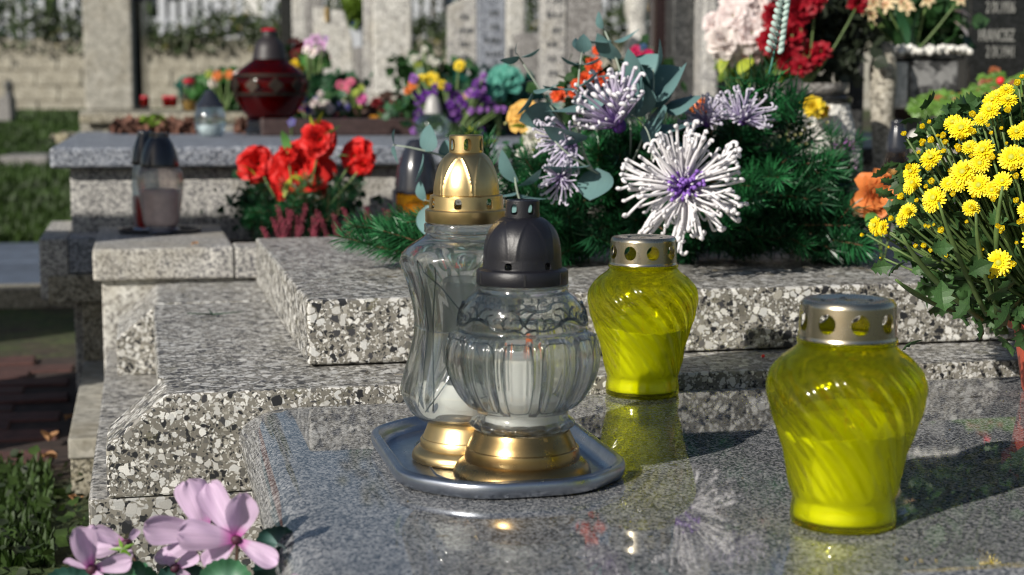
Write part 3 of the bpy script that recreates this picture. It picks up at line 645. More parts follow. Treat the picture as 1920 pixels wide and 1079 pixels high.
DNE = pmat('dropped_needle', (.10, .075, .03), .7); mb = MB()
for i in range(46):
    u, v = (rs.uniform(.3, 1.3), rs.uniform(2.12, 2.5)) if i > 10 else (rs.uniform(.05, .9), rs.uniform(1.92, 2.0)); z = .101 if v > 2.05 else .0145
    a = rs.uniform(0, 6.3); p = XY(u, v, z); q = p+Vector((math.cos(a)*.016, math.sin(a)*.016, .0006)); mb.add(*tube_geo([p, q], [.0005, .0004], 4))
tag(link('dropped_needles', mb.me(False), m=DNE), 'dry fir needles scattered on the terrazzo top', 'needles', kind='stuff')
mb = MB()
for i in range(26):
    p = XY(rs.uniform(.2, 1.1), rs.uniform(1.2, 1.86), .0008); a = rs.uniform(0, 6.3); l = rs.uniform(.003, .012); mb.add(*tube_geo([p, p+Vector((math.cos(a)*l, math.sin(a)*l, .0004))], [.0004, .0003], 4))
    q = XY(rs.uniform(.2, 1.1), rs.uniform(1.2, 1.86), .0005); mb.add(ICO[0], ICO[1], Matrix.Translation(q) @ Matrix.Diagonal((.0011, .0009, .0006, 1)))
tag(link('slab_crumbs', mb.me(False), m=DNE), 'tiny brown crumbs and needles lying on the polished slab', 'crumbs', kind='stuff')
# ================================================================= LANTERNS ON THE POLISHED SLAB
BRASS = m_metal('gold_lacquer', (.70, .52, .25), .33, .08, .3)
BRASS_D = m_metal('dark_gold_lacquer', (.42, .285, .12), .28, .10, .15)
STEELG = m_metal('champagne_tin', (.56, .50, .38), .25, .12)
STEEL = m_metal('pewter_tray', (.50, .54, .61), .30, .14, .4)
GLASS_C = m_glass('clear_glass', (.985, .995, .99), .86, 0., (.98, .99, .985))
GLASS_Y = m_glass('yellow_glass', (.93, .93, .035), .58, 0., (.95, .945, .07))
WAXY = pmat('yellow_wax', (.90, .95, .12), .5, var=.06, vscale=30, trans=.35)
WAXY.node_tree.nodes['Principled BSDF'].inputs['Coat Weight'].default_value = .15
def shell(prof_out, th, seg, disp=None, floor=None):
    """closed double walled glass vessel from an outside profile, open at the top"""
    vo, fo = lathe_geo(prof_out, seg, disp, cap0=True)
    inn = [(max(r-th, 1e-4), max(z, (floor or 0)+0)) for r, z in prof_out if z >= (floor or -1)]
    vi, fi = lathe_geo(inn, seg, (lambda r, z, a: max(1e-4, r)) if disp else None, cap0=True)
    b = len(vo); fs = fo+[tuple(reversed([i+b for i in f])) for f in fi]
    n = len(prof_out); m = len(inn)
    for k in range(seg):
        k2 = (k+1) % seg; fs.append(((n-1)*seg+k, (n-1)*seg+k2, b+(m-1)*seg+k2, b+(m-1)*seg+k))
    return mesh(vo+vi, fs, True)
def weldpunch(geos):
    mb = MB()
    for v, f in geos: mb.add(v, f)
    return weld(mb.me())
# ---- yellow swirl lanterns
YP = [(0, 97), (5, 99), (20, 100), (40, 97), (52, 97), (66, 101), (130, 112), (180, 128), (222, 141), (262, 147), (290, 140), (315, 121), (332, 99), (342, 90)]
def yellow_lantern(px, py, K, label, rot, wax=.185):
    s = K; c = atz(px, py, .0005)
    t = thing('grave_lantern', label, 'lantern', c, rot, 'yellow glass lanterns'); t.scale = (.972, .972, .98)
    def sw(r, z, a):
        h = z/s; w = max(0., min(1., (h-52)/40))*max(0., min(1., (322-h)/30))
        return r+s*w*(3.4*math.sin(22*(a+h*.0062*(1+.15*math.sin(a))))+.9*math.sin(5*a+h*.02))
    prof = dense([(r*s, h*s) for h, r in YP], 90)
    g = link('glass_body', shell([(.9*97*s, 0)]+prof[1:]+[(89*s, 346*s)], 4.2*s, 264, sw, 9*s), t, m=GLASS_Y)
    rim = link('neck_ring', lathe([(90*s, 341*s), (94*s, 344*s), (94*s, 351*s), (90*s, 353*s), (84*s, 353*s), (84*s, 341*s), (90*s, 341*s)], 64), t, m=GLASS_Y)
    # wax fills the lower part of the glass, its surface dips and climbs a little
    top = wax/.2*.0
    lv = 186*s
    wp_ = [(max(r-6.4*s, .001), z) for r, z in prof if 10*s < z < lv]
    r_end = wp_[-1][0]+1.0*s
    def wd(r, z, a):
        return r+s*1.9*(math.sin(22*(a+z/s*.0062*(1+.15*math.sin(a)))))*min(1, max(0, (z/s-52)/40))
    vs, fs = lathe_geo([(.001, 10*s)]+wp_+[(r_end, lv), (r_end*.97, lv+2*s), (r_end*.9, lv-4*s), (r_end*.6, lv-12*s), (.001, lv-14*s)], 264, wd)
    vs = [(x, y, z+(max(0, (z/s-150)/36)**2)*s*(5*math.sin(math.atan2(y, x)+.6)+3*math.sin(3*math.atan2(y, x)))) for x, y, z in vs]
    w = link('candle_wax', mesh(vs, fs, True), t, m=WAXY)
    wk = link('wick', mesh(*tube_geo([(0, 0, lv-15*s), (2*s, 0, lv+12*s)], 1.4*s, 6), True), t, m=pmat('wick_orange', (.65, .22, .02), .6))
    b0, b1 = (91*s, 359*s), (88.5*s, 415*s)
    gg = [punched(b0, b1, 9, 35*s, 37*s, 'round', .28, .50), lathe_geo([(88.5*s, 415*s), (87.5*s, 420*s), (83*s, 425*s), (75*s, 426*s), (60*s, 424*s), (45*s, 421*s), (30*s, 423*s), (8*s, 423*s)], 216),
          lathe_geo([(92*s, 352*s), (92.5*s, 354*s), (91.5*s, 356.5*s), (91*s, 359*s)], 216)]
    cap = link('tin_cap', weldpunch(gg), t, m=STEELG); solid(cap, .0007)
    for i in range(5):
        a = i*2*pi/5; link('cap_vent_dimple', lathe([(.5*s, 2*s), (5*s, 1.2*s), (7*s, 0)], 10), cap, (48*s*math.cos(a), 48*s*math.sin(a), 422*s), m=STEELG)
    return t
s1 = (atz(1582, 981).y*math.cos(PIT)+.36*math.sin(PIT))/F*1.012
s2 = (atz(1205, 739).y*math.cos(PIT)+.36*math.sin(PIT))/F*1.012*.703
yellow_lantern(1580, 979, s1, 'larger looking yellow glass lantern alone at the front right of the polished slab', .3)
yellow_lantern(1204, 738, s2*(.70/.703), 'yellow glass lantern further back between the black capped lantern and terrazzo step', 1.15)
# ---- tray
TC = UV(atz(878, 860)); 
def tray():
    t = thing('metal_tray', 'pewter coloured eight sided metal tray holding two clear lanterns', 'tray', XY(.334, 1.532, .0005), AZ)
    hu, hv, cc = .111, .165, .058
    pts = [(hu-cc, -hv), (hu, -hv+cc), (hu, hv-cc), (hu-cc, hv), (-hu+cc, hv), (-hu, hv-cc), (-hu, -hv+cc), (-hu+cc, -hv)]
    pts = list(reversed([pts[(i+7) % 8] for i in range(8)]))
    def ring(ins, z):
        out = []; n = len(pts)
        P = [Vector((p[0]*(1-ins/hu), p[1]*(1-ins/hv))) for p in pts]
        for i in range(n):
            a, b, c = P[i-1], P[i], P[(i+1) % n]; d = min(.030, (a-b).length*.40)
            p0 = b+(a-b).normalized()*d; p1 = b+(c-b).normalized()*d
            for k in range(6):
                q = k/5; out.append(p0*(1-q)**2+b*2*q*(1-q)+p1*q*q)
        return [(p.x, p.y, z) for p in out]
    secs = [(.016, .0), (.006, .0005), (.0015, .003), (.0, .009), (.0, .013), (.0012, .0155), (.0035, .0162), (.0052, .0154), (.0062, .0167), (.0082, .0158), (.0105, .0085), (.0135, .0032), (.017, .0028), (.0185, .0035), (.03, .0033)]
    vs = []; fs = []
    for s_ in secs: vs += ring(*s_)
    n = len(vs)//len(secs)
    for j in range(len(secs)-1):
        for k in range(n): fs.append((j*n+k, j*n+(k+1) % n, (j+1)*n+(k+1) % n, (j+1)*n+k))
    fs.append(tuple((len(secs)-1)*n+k for k in range(n))); fs.append(tuple(reversed(range(n))))
    me = mesh(vs, fs, True); me.polygons[-1].use_smooth = False; me.polygons[-2].use_smooth = False
    bm = bmesh.new(); bm.from_mesh(me); bmesh.ops.recalc_face_normals(bm, faces=bm.faces); bm.to_mesh(me); bm.free()
    link('tray_dish', me, t, m=STEEL)
    # embossed ring on the floor
    rp = ring(.042, .0036)+[ring(.042, .0036)[0]]
    link('floor_groove', mesh(*tube_geo([Vector(p) for p in rp], .0012, 6), True), t, m=STEEL)
    return t
tray()
# ---- black capped ribbed lantern
c = atz(979, 894, .0042); s = (c.y*math.cos(PIT)+.36*math.sin(PIT))/F*1.012
t = thing('grave_lantern', 'round ribbed clear glass lantern with black dome cap on gold base', 'lantern', c, 0., 'lanterns on the tray')
# heights in photograph pixels above the base; radii likewise
gb = dense([(118, 0), (126, 4), (127.5, 11), (125.5, 19), (119, 28), (111, 34)], 20)+[(106.5, 35.5)]+[(106, 36), (106.5, 38), (105.5, 55), (104.5, 58)]+dense([(101, 59), (98, 67), (93, 77), (89, 85), (87, 90)], 14)+[(80, 91), (.01, 88)]
base = link('gold_base', lathe([(.01*s, 2*s)]+[(r*s, z*s) for r, z in gb], 96), t, m=BRASS_D)
body = [(78, 91), (86, 92), (91, 97), (93, 103), (89, 111), (85, 117), (84, 126), (90, 132), (102, 141), (112, 152), (124, 172), (132, 190), (138, 214), (139, 232), (136, 252), (129, 268), (120, 276), (117.5, 280), (117, 284), (116, 298), (112, 315), (105, 329), (95, 339), (87, 345), (83.5, 350), (82, 357)]
def ribs(r, z, a):
    h = z/s
    k = (((a+pi/2+.06)/(2*pi/12)+.5) % 1.)-.5       # twelve rounded panels between paired grooves
    arch = math.sqrt(max(0., 1-(2*k)**2))
    w = max(0, min(1, (h-132+8*(1-arch))/9))*max(0, min(1, (262+14*arch-h)/7))
    e = r+s*w*(9.*(1-abs(2*k)**3.5)-4.5-6.5*math.exp(-((abs(k)-.38)/.05)**2)-3.*math.exp(-((abs(k)-.20)/.03)**2))
    bw = max(0, 1-((h-103)/10)**2) if 92 < h < 114 else 0
    return e+s*bw*5.*abs(math.sin(9*(a+.05)))**.6
gl = link('glass_body', shell([(r*s, z*s) for r, z in dense(body, 130)], 9.*s, 384, ribs, 99*s), t, m=GLASS_C)
# embossed scroll relief around the shoulder
def scroll_paths():
    P = []
    def sp(cx, cz, r0, r1, a0, a1, n=14): return [(cx+(r0+(r1-r0)*k/n)*math.cos(a0+(a1-a0)*k/n), cz+(r0+(r1-r0)*k/n)*math.sin(a0+(a1-a0)*k/n)) for k in range(n+1)]
    for m in (1, -1):
        P.append([(m*x, z) for x, z in [(-98, 22), (-96, 30), (-88, 33), (-70, 32), (-58, 25), (-44, 15), (-28, 11), (-14, 14), (-4, 9), (0, 4)]])
        P.append([(m*x, z) for x, z in [(-88, 33), (-76, 38), (-72, 50), (-62, 58), (-52, 56)]])
        P.append([(m*x, z) for x, z in sp(-13, 29, 16, 5, -1.9, 3.6)])
        P.append([(m*x, z) for x, z in sp(-40, 29, 11, 4, -.6, 4.)])
        P.append([(m*x, z) for x, z in [(-2, 22), (-6, 40), (-14, 50), (-20, 55)]])
        P.append([(m*x, z) for x, z in [(-28, 14), (-34, 28), (-26, 42)]])
        P.append([(m*x, z) for x, z in [(-62, 28), (-58, 42), (-48, 46)]])
    P.append([(-20, 57), (-10, 54), (0, 60), (10, 54), (20, 57)])
    return P
dprof = dense(body, 130)
def rad_at(h):
    return min(((abs(z-h), r) for r, z in dprof))[1]
mb = MB()
for face in range(4):
    a0 = -pi/2+.02+face*pi/2
    for P in scroll_paths():
        pts = []
        for x, z in P:
            h = 279+z*.80; r = rad_at(h)+1.2; a = a0+x*1.03/100.; pts.append(((r+.6)*s*math.cos(a), (r+.6)*s*math.sin(a), h*s))
        mb.add(*tube_geo(pts, [1.1*s]+[2.3*s]*(len(pts)-2)+[1.2*s], 6))
link('scroll_relief', mb.me(), t, m=m_glass('relief_glass', (.66, .70, .72), .85, 0., (.55, .58, .60)))  # dark tint stands in for refraction along the raised scrolls
mb = MB()
for i in range(12):
    ac = -pi/2-.06+i*2*pi/12; pts = []
    for q in range(41):
        t_ = q/40.; x = math.cos(t_*2*pi+pi/2); y = math.sin(t_*2*pi+pi/2)
        kx = .385*(1 if x > 0 else -1)*abs(x)**.35; h = 199+(1 if y > 0 else -1)*abs(y)**.55*(68 if y > 0 else 63)
        a = ac+kx*2*pi/12; pts.append(((ribs(rad_at(h)*s, h*s, a)+.3*s)*math.cos(a), (ribs(rad_at(h)*s, h*s, a)+.3*s)*math.sin(a), h*s))
    mb.add(*tube_geo(pts, 1.35*s, 5, False))
link('panel_refraction_lines', mb.me(), t, m=m_glass('refraction_tint_glass', (.60, .65, .67), .85, 0., (.5, .54, .56)))  # tinted tubes: dark refraction lines of the grooves put into the colour
link('glass_rim', lathe([(82*s, 354*s), (85*s, 355*s), (85*s, 359*s), (82*s, 361*s), (76*s, 361*s), (76*s, 354*s), (82*s, 354*s)], 64), t, m=GLASS_C)
# candle in its cup
cd = link('candle', lathe([(r*s, z*s) for r, z in dense([(.01, 101), (60, 101), (66, 108), (66, 122), (60, 130), (66, 150), (50, 160), (45, 172), (44, 218), (42, 221), (25, 216), (.01, 215)], 50)], 48), t, m=pmat('frosted_candle', (.84, .84, .80), .5, var=.03, trans=.2))
link('orange_wick_holder', mesh(*tube_geo(bez((6*s, -8*s, 222*s), (16*s, -14*s, 246*s), (10*s, -12*s, 272*s), 6), [5*s, 8*s, 9*s, 8*s, 7*s, 5*s, 3*s], 8), True), t, m=pmat('orange_plastic', (.90, .22, .06), .4))
# cap
capg = [lathe_geo([(83*s, 361.5*s), (84*s, 363*s), (84*s, 384*s), (82*s, 387*s), (76*s, 389*s), (73*s, 390*s)], 144)]
capg.append(punched((73*s, 390*s), (71.5*s, 408*s), 6, 14*s, 13*s, 'arch', -pi/2-.36, .42))
dm = [(71.5, 408), (71, 420), (69, 433), (64.5, 449), (57, 463), (47, 474), (38, 480), (32, 482)]
def arches(r, z, a):
    h = z/s; k = ((a+pi/2+.26) % (2*pi/6))-pi/6; hw = .42*math.sqrt(max(0., 1-((h-408)/68.)**2)) if h < 476 else 0
    dd = abs(abs(k)-hw); return r+(.8*s*math.exp(-(dd/.05)**2) if hw > .02 else 0)-(.4*s if abs(k) < hw else 0)
capg.append(lathe_geo([(r*s, z*s) for r, z in dense(dm, 50)], 288, arches))
capg.append(punched((32*s, 482*s), (31*s, 511*s), 6, 13*s, 19*s, 'arch', -pi/2-.5, .52))
capg.append(lathe_geo([(31*s, 511*s), (30*s, 513*s), (25*s, 513.5*s), (22*s, 511*s), (1*s, 510*s)], 144))
mb = MB()
for v, f in capg: mb.add(v, f)
cp = link('black_cap', weld(mb.me()), t, m=BLACKP); solid(cp, .0013)
for a in (-pi/2+.05, -pi/2+.95, -pi/2-1.1): link('cap_clip', box_me(-2*s, 2*s, -1.*s, 2*s, 363*s, 384*s, .4*s, 1), cp, (84.2*s*math.cos(a), 84.2*s*math.sin(a), 0), (0, 0, a+pi/2), m=pmat('black_plastic2', (.012, .012, .014), .5))
# ---- gold capped waisted lantern
c = atz(876, 859, .0042); s = (c.y*math.cos(PIT)+.36*math.sin(PIT))/F*1.012
t = thing('grave_lantern', 'tall waisted clear glass lantern with shiny gold dome cap and gold base', 'lantern', c, 0., 'lanterns on the tray')
gb = dense([(96, 0), (102, 4), (102, 10), (99, 17), (92, 24)], 16)+[(87, 25.5)]+[(86.5, 26), (86.5, 38), (84, 42)]+dense([(82, 42.5), (78, 52), (73.5, 64), (72, 73)], 12)+[(66, 74), (.01, 71)]
link('gold_base', lathe([(.01*s, 2*s)]+[(r*s, z*s) for r, z in gb], 96), t, m=BRASS)
gp = [(68, 74), (82, 75), (96, 82), (108, 96), (115, 114), (117, 128), (110, 160), (99, 200), (91, 245), (93, 275), (100, 310), (110, 345), (118, 368), (117, 380), (108, 392), (94, 402), (83, 409), (76, 414), (74, 420)]
def facet(r, z, a):
    h = z/s; w = max(0, min(1, (h-90)/26))*max(0, min(1, (390-h)/28))
    k = ((a+pi/2+.62) % (pi/3))-pi/6
    f6 = math.cos(pi/6)/math.cos(k)/.93
    # diagonal facets crossing at the waist
    d = abs(h-245)/140.; vv = max(0., 1-abs(abs(k)/(pi/6)-d)/.16)
    return r*(1+w*(f6-1)*1.0)-s*w*4.0*vv+s*w*2.0*(1 if abs(k)/(pi/6) < d else 0)
link('glass_body', shell([(r*s, z*s) for r, z in dense(gp, 110)], 8.*s, 240, facet, 86*s), t, m=GLASS_C)
link('glass_rim', lathe([(74*s, 419*s), (77*s, 421*s), (77*s, 434*s), (75*s, 437*s), (68*s, 437*s), (68*s, 419*s), (74*s, 419*s)], 64), t, m=GLASS_C)
gprof = dense(gp, 110); mb = MB()
def g_r(h): return min(((abs(z-h), r) for r, z in gprof))[1]
for x0, h0, x1, h1 in ((-84, 376, 12, 262), (12, 232, -70, 104), (-52, 366, -56, 108), (40, 366, 12, 262), (12, 232, 60, 104), (-84, 376, -70, 250), (-70, 250, -84, 112)):
    pts = []
    for q in range(13):
        x = x0+(x1-x0)*q/12; h = h0+(h1-h0)*q/12; r = g_r(h); a = -pi/2+math.asin(max(-.97, min(.97, x/r)))
        rr = facet(r*s, h*s, a)+.2*s; pts.append((rr*math.cos(a), rr*math.sin(a), h*s))
    mb.add(*tube_geo(pts, 1.3*s, 5))
link('facet_edges', mb.me(), t, m=m_glass('refraction_tint_glass', (.60, .65, .67), .85, 0., (.5, .54, .56)))  # same dark tint in place of refraction along the facets
link('waist_ledge', mesh(*tube_geo([(r_*math.cos(a), r_*math.sin(a), 246*s) for a in [2*pi*k/48 for k in range(49)] for r_ in [88*s]], 1.5*s, 6), True), t, m=GLASS_C)
link('candle', lathe([(r*s, z*s) for r, z in dense([(.01, 90), (66, 90), (72, 96), (72, 115), (60, 135), (58, 143), (50, 145), (.01, 141)], 30)], 40), t, m=pmat('frosted_candle', (.8, .8, .76), .5))
link('candle_liner', lathe([(r*s, z*s) for r, z in [(58, 146), (60, 240), (60, 330), (58, 332), (58, 240), (56, 146)]], 40), t, m=m_glass('milky_liner', (.80, .83, .84), .35, .35, (.72, .75, .77)))
capg = [lathe_geo([(74*s, 438.5*s), (75*s, 440*s), (75*s, 460*s), (73*s, 462*s), (68*s, 462.5*s)], 144), punched((68*s, 462.5*s), (66*s, 487*s), 7, 14*s, 19*s, 'arch', -pi/2-.20, .48)]
capg.append(lathe_geo([(66*s, 487*s), (62*s, 488*s), (60.5*s, 489*s)], 168))
dm = [(60.5, 489), (59.5, 504), (56, 522), (49.5, 540), (41, 555), (34, 562), (31, 564)]
def arches2(r, z, a):
    h = z/s; k = ((a+pi/2+.35+.45) % (2*pi/6))-pi/6; hw = .46*math.sqrt(max(0., 1-((h-489)/68.)**2)) if h < 556 else 0
    dd = abs(abs(k)-hw); return r+(1.0*s*math.exp(-(dd/.05)**2) if hw > .02 else 0)-(.6*s if abs(k) < hw else 0)
capg.append(lathe_geo([(r*s, z*s) for r, z in dense(dm, 50)], 294, arches2))
capg.append(punched((31*s, 564*s), (30.5*s, 594*s), 6, 14*s, 22*s, 'arch', -pi/2+.12, .5))
capg.append(lathe_geo([(30.5*s, 594*s), (29*s, 596*s), (24*s, 596*s), (21*s, 593*s), (1*s, 592*s)], 144))
mb = MB()
for v, f in capg: mb.add(v, f)
cp = link('gold_cap', weld(mb.me()), t, m=BRASS); solid(cp, .0011)
# ================================================================= PLANTS NEAR THE CAMERA
def orient(p, d, roll=0., s=1.):
    """matrix placing local +Z along d at p"""
    q = Vector(d).normalized().to_track_quat('Z', 'Y').to_matrix().to_4x4()
    sc = s if not isinstance(s, (int, float)) else (s, s, s)
    return Matrix.Translation(p) @ q @ Matrix.Rotation(roll, 4, 'Z') @ Matrix.Diagonal((*sc, 1))
# ---- fir sprigs: real needles, four shared meshes
NEED = pmat('fir_needle_plastic', (.009, .055, .020), .38, var=.5, vscale=25, trans=.12)
NEED2 = pmat('fir_needle_bright', (.020, .130, .040), .38, var=.4, vscale=25, trans=.12)
def sprig_me(rnd, L=.125, n=200, nl=.034, w=.0009):
    mb = MB(); bend = rnd.uniform(-.02, .02)
    ax = lambda t: Vector((bend*t*t, .5*bend*t*t, L*t))
    for i in range(n):
        t = .05+.95*i/n; a = i*2.4+rnd.uniform(-.3, .3); p = ax(t); l = nl*rnd.uniform(.7, 1.15)*(1 if t < .8 else 1.15-.25*t)
        el = .85-.45*t if t < .9 else .35
        d = Vector((math.cos(a)*math.sin(el+.3), math.sin(a)*math.sin(el+.3), math.cos(el+.3))); sd = d.cross(Vector((rnd.uniform(-1, 1), rnd.uniform(-1, 1), rnd.uniform(-1, 1)))).normalized()*w
        up = d.cross(sd).normalized()*l*rnd.uniform(-.12, .12)
        m_ = p+d*l*.55+up; e = p+d*l
        mb.add([p-sd*.6, p+sd*.6, m_+sd, m_-sd, e+sd*.25, e-sd*.25], [(0, 1, 2, 3), (3, 2, 4, 5)])
    mb.add(*tube_geo([ax(k/4) for k in range(5)], [.0018, .0016, .0014, .0012, .0008], 5))
    me = mb.me(False)
    for p in me.polygons[-22:]: p.material_index = 1
    return me
rw = random.Random(11)
SPR = [sprig_me(rw) for _ in range(4)]; SPRB = [sprig_me(rw, nl=.039) for _ in range(3)]
TWG = pmat('brown_twig', (.13, .06, .03), .8)
for m_ in SPR: m_.materials.append(NEED); m_.materials.append(TWG)
for m_ in SPRB: m_.materials.append(NEED2); m_.materials.append(TWG)
wc = XY(.78, 2.55, .1)
wr = thing('grave_wreath', 'green fir wreath with white purple spider flowers and eucalyptus on the terrazzo block', 'wreath', wc)
def rel(p): return Vector(p)-wc
def topc(x):
    K = [(930, 300), (985, 285), (1060, 255), (1150, 225), (1250, 215), (1330, 215), (1400, 195), (1500, 205), (1560, 255), (1625, 345), (1650, 440)]
    for (a, b), (c, d) in zip(K, K[1:]):
        if a <= x <= c: return b+(d-b)*(x-a)/(c-a)
    return 400
cnt = 0
for i in range(1000):
    if cnt >= 248: break
    px = rw.uniform(945, 1640); tp = topc(px); py = tp+(478-tp)*rw.random()**1.15
    e = (py-tp)/max(1, 480-tp)
    Y = 2.62-.20*math.sin(min(1, e*1.2)*pi*.55)+rw.uniform(-.05, .07)
    p = aty(px, py, Y)
    if p.z < .108: p.z = .108+rw.random()*.01
    ctr = aty(1290 if px > 1100 else 1150, 450, 2.74)
    d = (p-ctr); d.z *= 1.; d = d.normalized()+Vector((rw.uniform(-.45, .45), rw.uniform(-.7, .1), rw.uniform(-.35, .35))); d.normalize()
    if p.z < .15 and d.z < -.15: d.z = -.1+rw.uniform(-.05, .1)
    base = p-d*.150
    if base.z < .108: base.z = .108
    d = (p-base)
    place('fir_sprig', rw.choice(SPR if rw.random() < .55 else SPRB), wr, orient(rel(base), d, rw.uniform(0, 6), rw.uniform(.9, 1.2))); cnt += 1
# the low branch that reaches out to the left, and small tufts
for i in range(22):
    px = rw.uniform(665, 800); py = 432+(800-px)*.06+rw.uniform(-22, 30); Y = 2.42+rw.uniform(-.06, .06)
    p = aty(px, py, Y); p.z = max(p.z, .112)
    d = Vector((-1, rw.uniform(-.7, .2), rw.uniform(-.2, .45))); b = p-d.normalized()*.09; b.z = max(b.z, .108)
    place('fir_sprig', rw.choice(SPRB), wr, orient(rel(b), p-b, rw.uniform(0, 6), rw.uniform(.75, .95)))
for (px, py, Y, n) in ((1115, 285, 2.52, 5), (905, 300, 2.5, 4), (1005, 300, 2.5, 4), (930, 400, 2.5, 6), (870, 440, 2.5, 5), (1570, 300, 2.6, 4)):
    for i in range(n):
        p = aty(px+rw.uniform(-35, 35), py+rw.uniform(-30, 30), Y); d = Vector((rw.uniform(-.8, .6), rw.uniform(-.6, .1), rw.uniform(.1, 1)))
        place('fir_sprig', rw.choice(SPR+SPRB), wr, orient(rel(p-d.normalized()*.08), d, rw.uniform(0, 6), .8))
# long needled tuft at the top
mb = MB()
for i in range(70):
    a = rw.uniform(0, 6.3); el = rw.uniform(.1, 1.05); l = rw.uniform(.05, .095); d = Vector((math.cos(a)*math.sin(el), math.sin(a)*math.sin(el), math.cos(el)))
    b = Vector((rw.gauss(0, .01), rw.gauss(0, .01), rw.gauss(0, .012))); sd = d.orthogonal().normalized()*.0023; e = b+d*l+Vector((0, 0, -.25*l*math.sin(el)))
    mb.add([b-sd*.4, b+sd*.4, b+d*l*.5+sd, b+d*l*.5-sd, e+sd*.1, e-sd*.1], [(0, 1, 2, 3), (3, 2, 4, 5)])
tf = place('long_needle_tuft', mb.me(False), wr, Matrix.Translation(rel(aty(1425, 215, 2.56))), NEED2)
for (px, py) in ((1440, 165), (1385, 200), (1480, 215)): place('long_needle_tuft', tf.data, wr, orient(rel(aty(px, py, 2.55)), (rw.uniform(-.4, .4), -.3, 1), rw.random()*6, .8))
# ---- spider flowers
PETW = m_petal('spider_petal', (.92, .90, .92), (.34, .18, .60), .02, .30, .25, .45)
PETL = m_petal('spider_petal_lilac', (.72, .69, .80), (.22, .12, .42), .02, .6, .25, .5)
PETC = m_petal('spider_petal_centre', (.33, .16, .62), (.10, .03, .25), .0, .5, .25, .5)
def spider_petal(rnd, L=1., hook=.5, w=.028):
    pts = []; n = 9; wob = rnd.uniform(-.08, .08)
    for i in range(n): t = i/(n-1); pts.append(Vector((.16*t*t*L+wob*math.sin(t*4), wob*math.sin(t*3), L*t*.92)))
    p = pts[-1]; w *= .86; sb = rnd.uniform(-.22, .22); pts = [q+Vector((0, sb*(q.z)**2, 0)) for q in pts]; p = pts[-1]
    for i in range(1, 6): a = i*.55; pts.append(p+Vector((-.065*(1-math.cos(a)), 0, .065*math.sin(a)))*hook*1.1)
    rad = [w*.55, w*.7, w*.8, w*.85, w*.9, w*.95, w, w*1.05, w*1.15]+[w*1.3, w*1.35, w*1.3, w*1.2, w*.8]
    v, f = tube_geo(pts, rad, 5); N_ = len(pts)
    return mesh(v, f, True, [(0, (k//5)/(N_-1)) for k in range(len(v))])
SP = [spider_petal(rw, 1., h_, w_) for h_, w_ in ((.5, .030), (.7, .034), (.35, .028), (.6, .026), (.8, .03), (.9, .027), (.45, .033))]
for m_ in SP: m_.materials.append(PETW)
SC = [spider_petal(rw, 1., .6, .06) for _ in range(2)]
for m_ in SC: m_.materials.append(PETC)
SPL = [m_.copy() for m_ in SP[:3]]
PETV = m_petal('spider_petal_violet_base', (.88, .86, .90), (.24, .10, .46), .05, .75, .25, .45)
for m_ in SPL: m_.materials.clear(); m_.materials.append(PETV)
def spider(px, py, Y, R, axis, n, label, spread=1.35, ncen=34, cap=None, squash=1., stuff=False, SP=SP):
    c = rel(aty(px, py, Y)); A3 = Vector(axis).normalized().to_track_quat('Z', 'Y').to_matrix()
    heart = link('spider_flower', mesh(*ICO2, True), wr, c, (0, 0, 0), R*.13, PETC); heart['label'] = label
    def inst(me, d, l, roll):
        if stuff: return (me, orient(Vector((0, 0, 0)), d, roll, l/(R*.13)))
        place('petal', me, heart, orient(Vector((0, 0, 0)), d, roll, l/(R*.13)))
    acc = []
    for i in range(n):
        el = spread*math.sqrt((i+.5)/n)*rw.uniform(.9, 1.08)+.12; a = i*2.39996+rw.uniform(-.2, .2)+.22*math.sin(7*i*2.39996)
        d = A3 @ Vector((math.cos(a)*math.sin(el), math.sin(a)*math.sin(el), math.cos(el)))
        acc.append(inst(rw.choice(SP), d, R*rw.choice((rw.uniform(.8, 1.05), rw.uniform(.55, .9)))*(squash if el < .6 else 1), rw.uniform(-.7, .7)+(a)))
    for i in range(ncen):
        el = .75*math.sqrt((i+.5)/ncen); a = i*2.4
        d = A3 @ Vector((math.cos(a)*math.sin(el), math.sin(a)*math.sin(el), math.cos(el)))
        acc.append(inst(rw.choice(SC), d, R*rw.uniform(.30, .50), rw.uniform(0, 6)))
    if stuff:
        mb = MB()
        for me, M in acc: mb.add([v.co for v in me.vertices], [tuple(p.vertices) for p in me.polygons], M, [(0, (k//5)/13) for k in range(len(me.vertices))])
        o = link('petals', mb.me(), heart, m=PETL); o['kind'] = 'stuff'
    return heart
spider(1283, 350, 2.27, .092, (-.12, -1, .12), 205, 'fully open white spider flower with violet heart', 1.55, 44, squash=.55)
spider(1160, 236, 2.37, .092, (-.55, -.35, 1.), 90, 'upright pale spider flower opening upward, purple towards its base', .85, 0, SP=SPL)
spider(1075, 262, 2.38, .062, (-1., -.6, -.45), 60, 'pale spider flower drooping to the left', .9, 4, stuff=True)
spider(1325, 232, 2.47, .052, (-.3, -.3, 1.), 75, 'pale lilac spider flower half hidden in the fir', 1.25, 6, stuff=True)
spider(1392, 228, 2.46, .055, (.2, -.3, 1.), 80, 'lilac white spider flower at the top of the wreath', 1.3, 6, stuff=True)
spider(1055, 330, 2.36, .045, (-.3, -.7, -.5), 40, 'small shaded lilac spider flower', 1., 4, stuff=True)
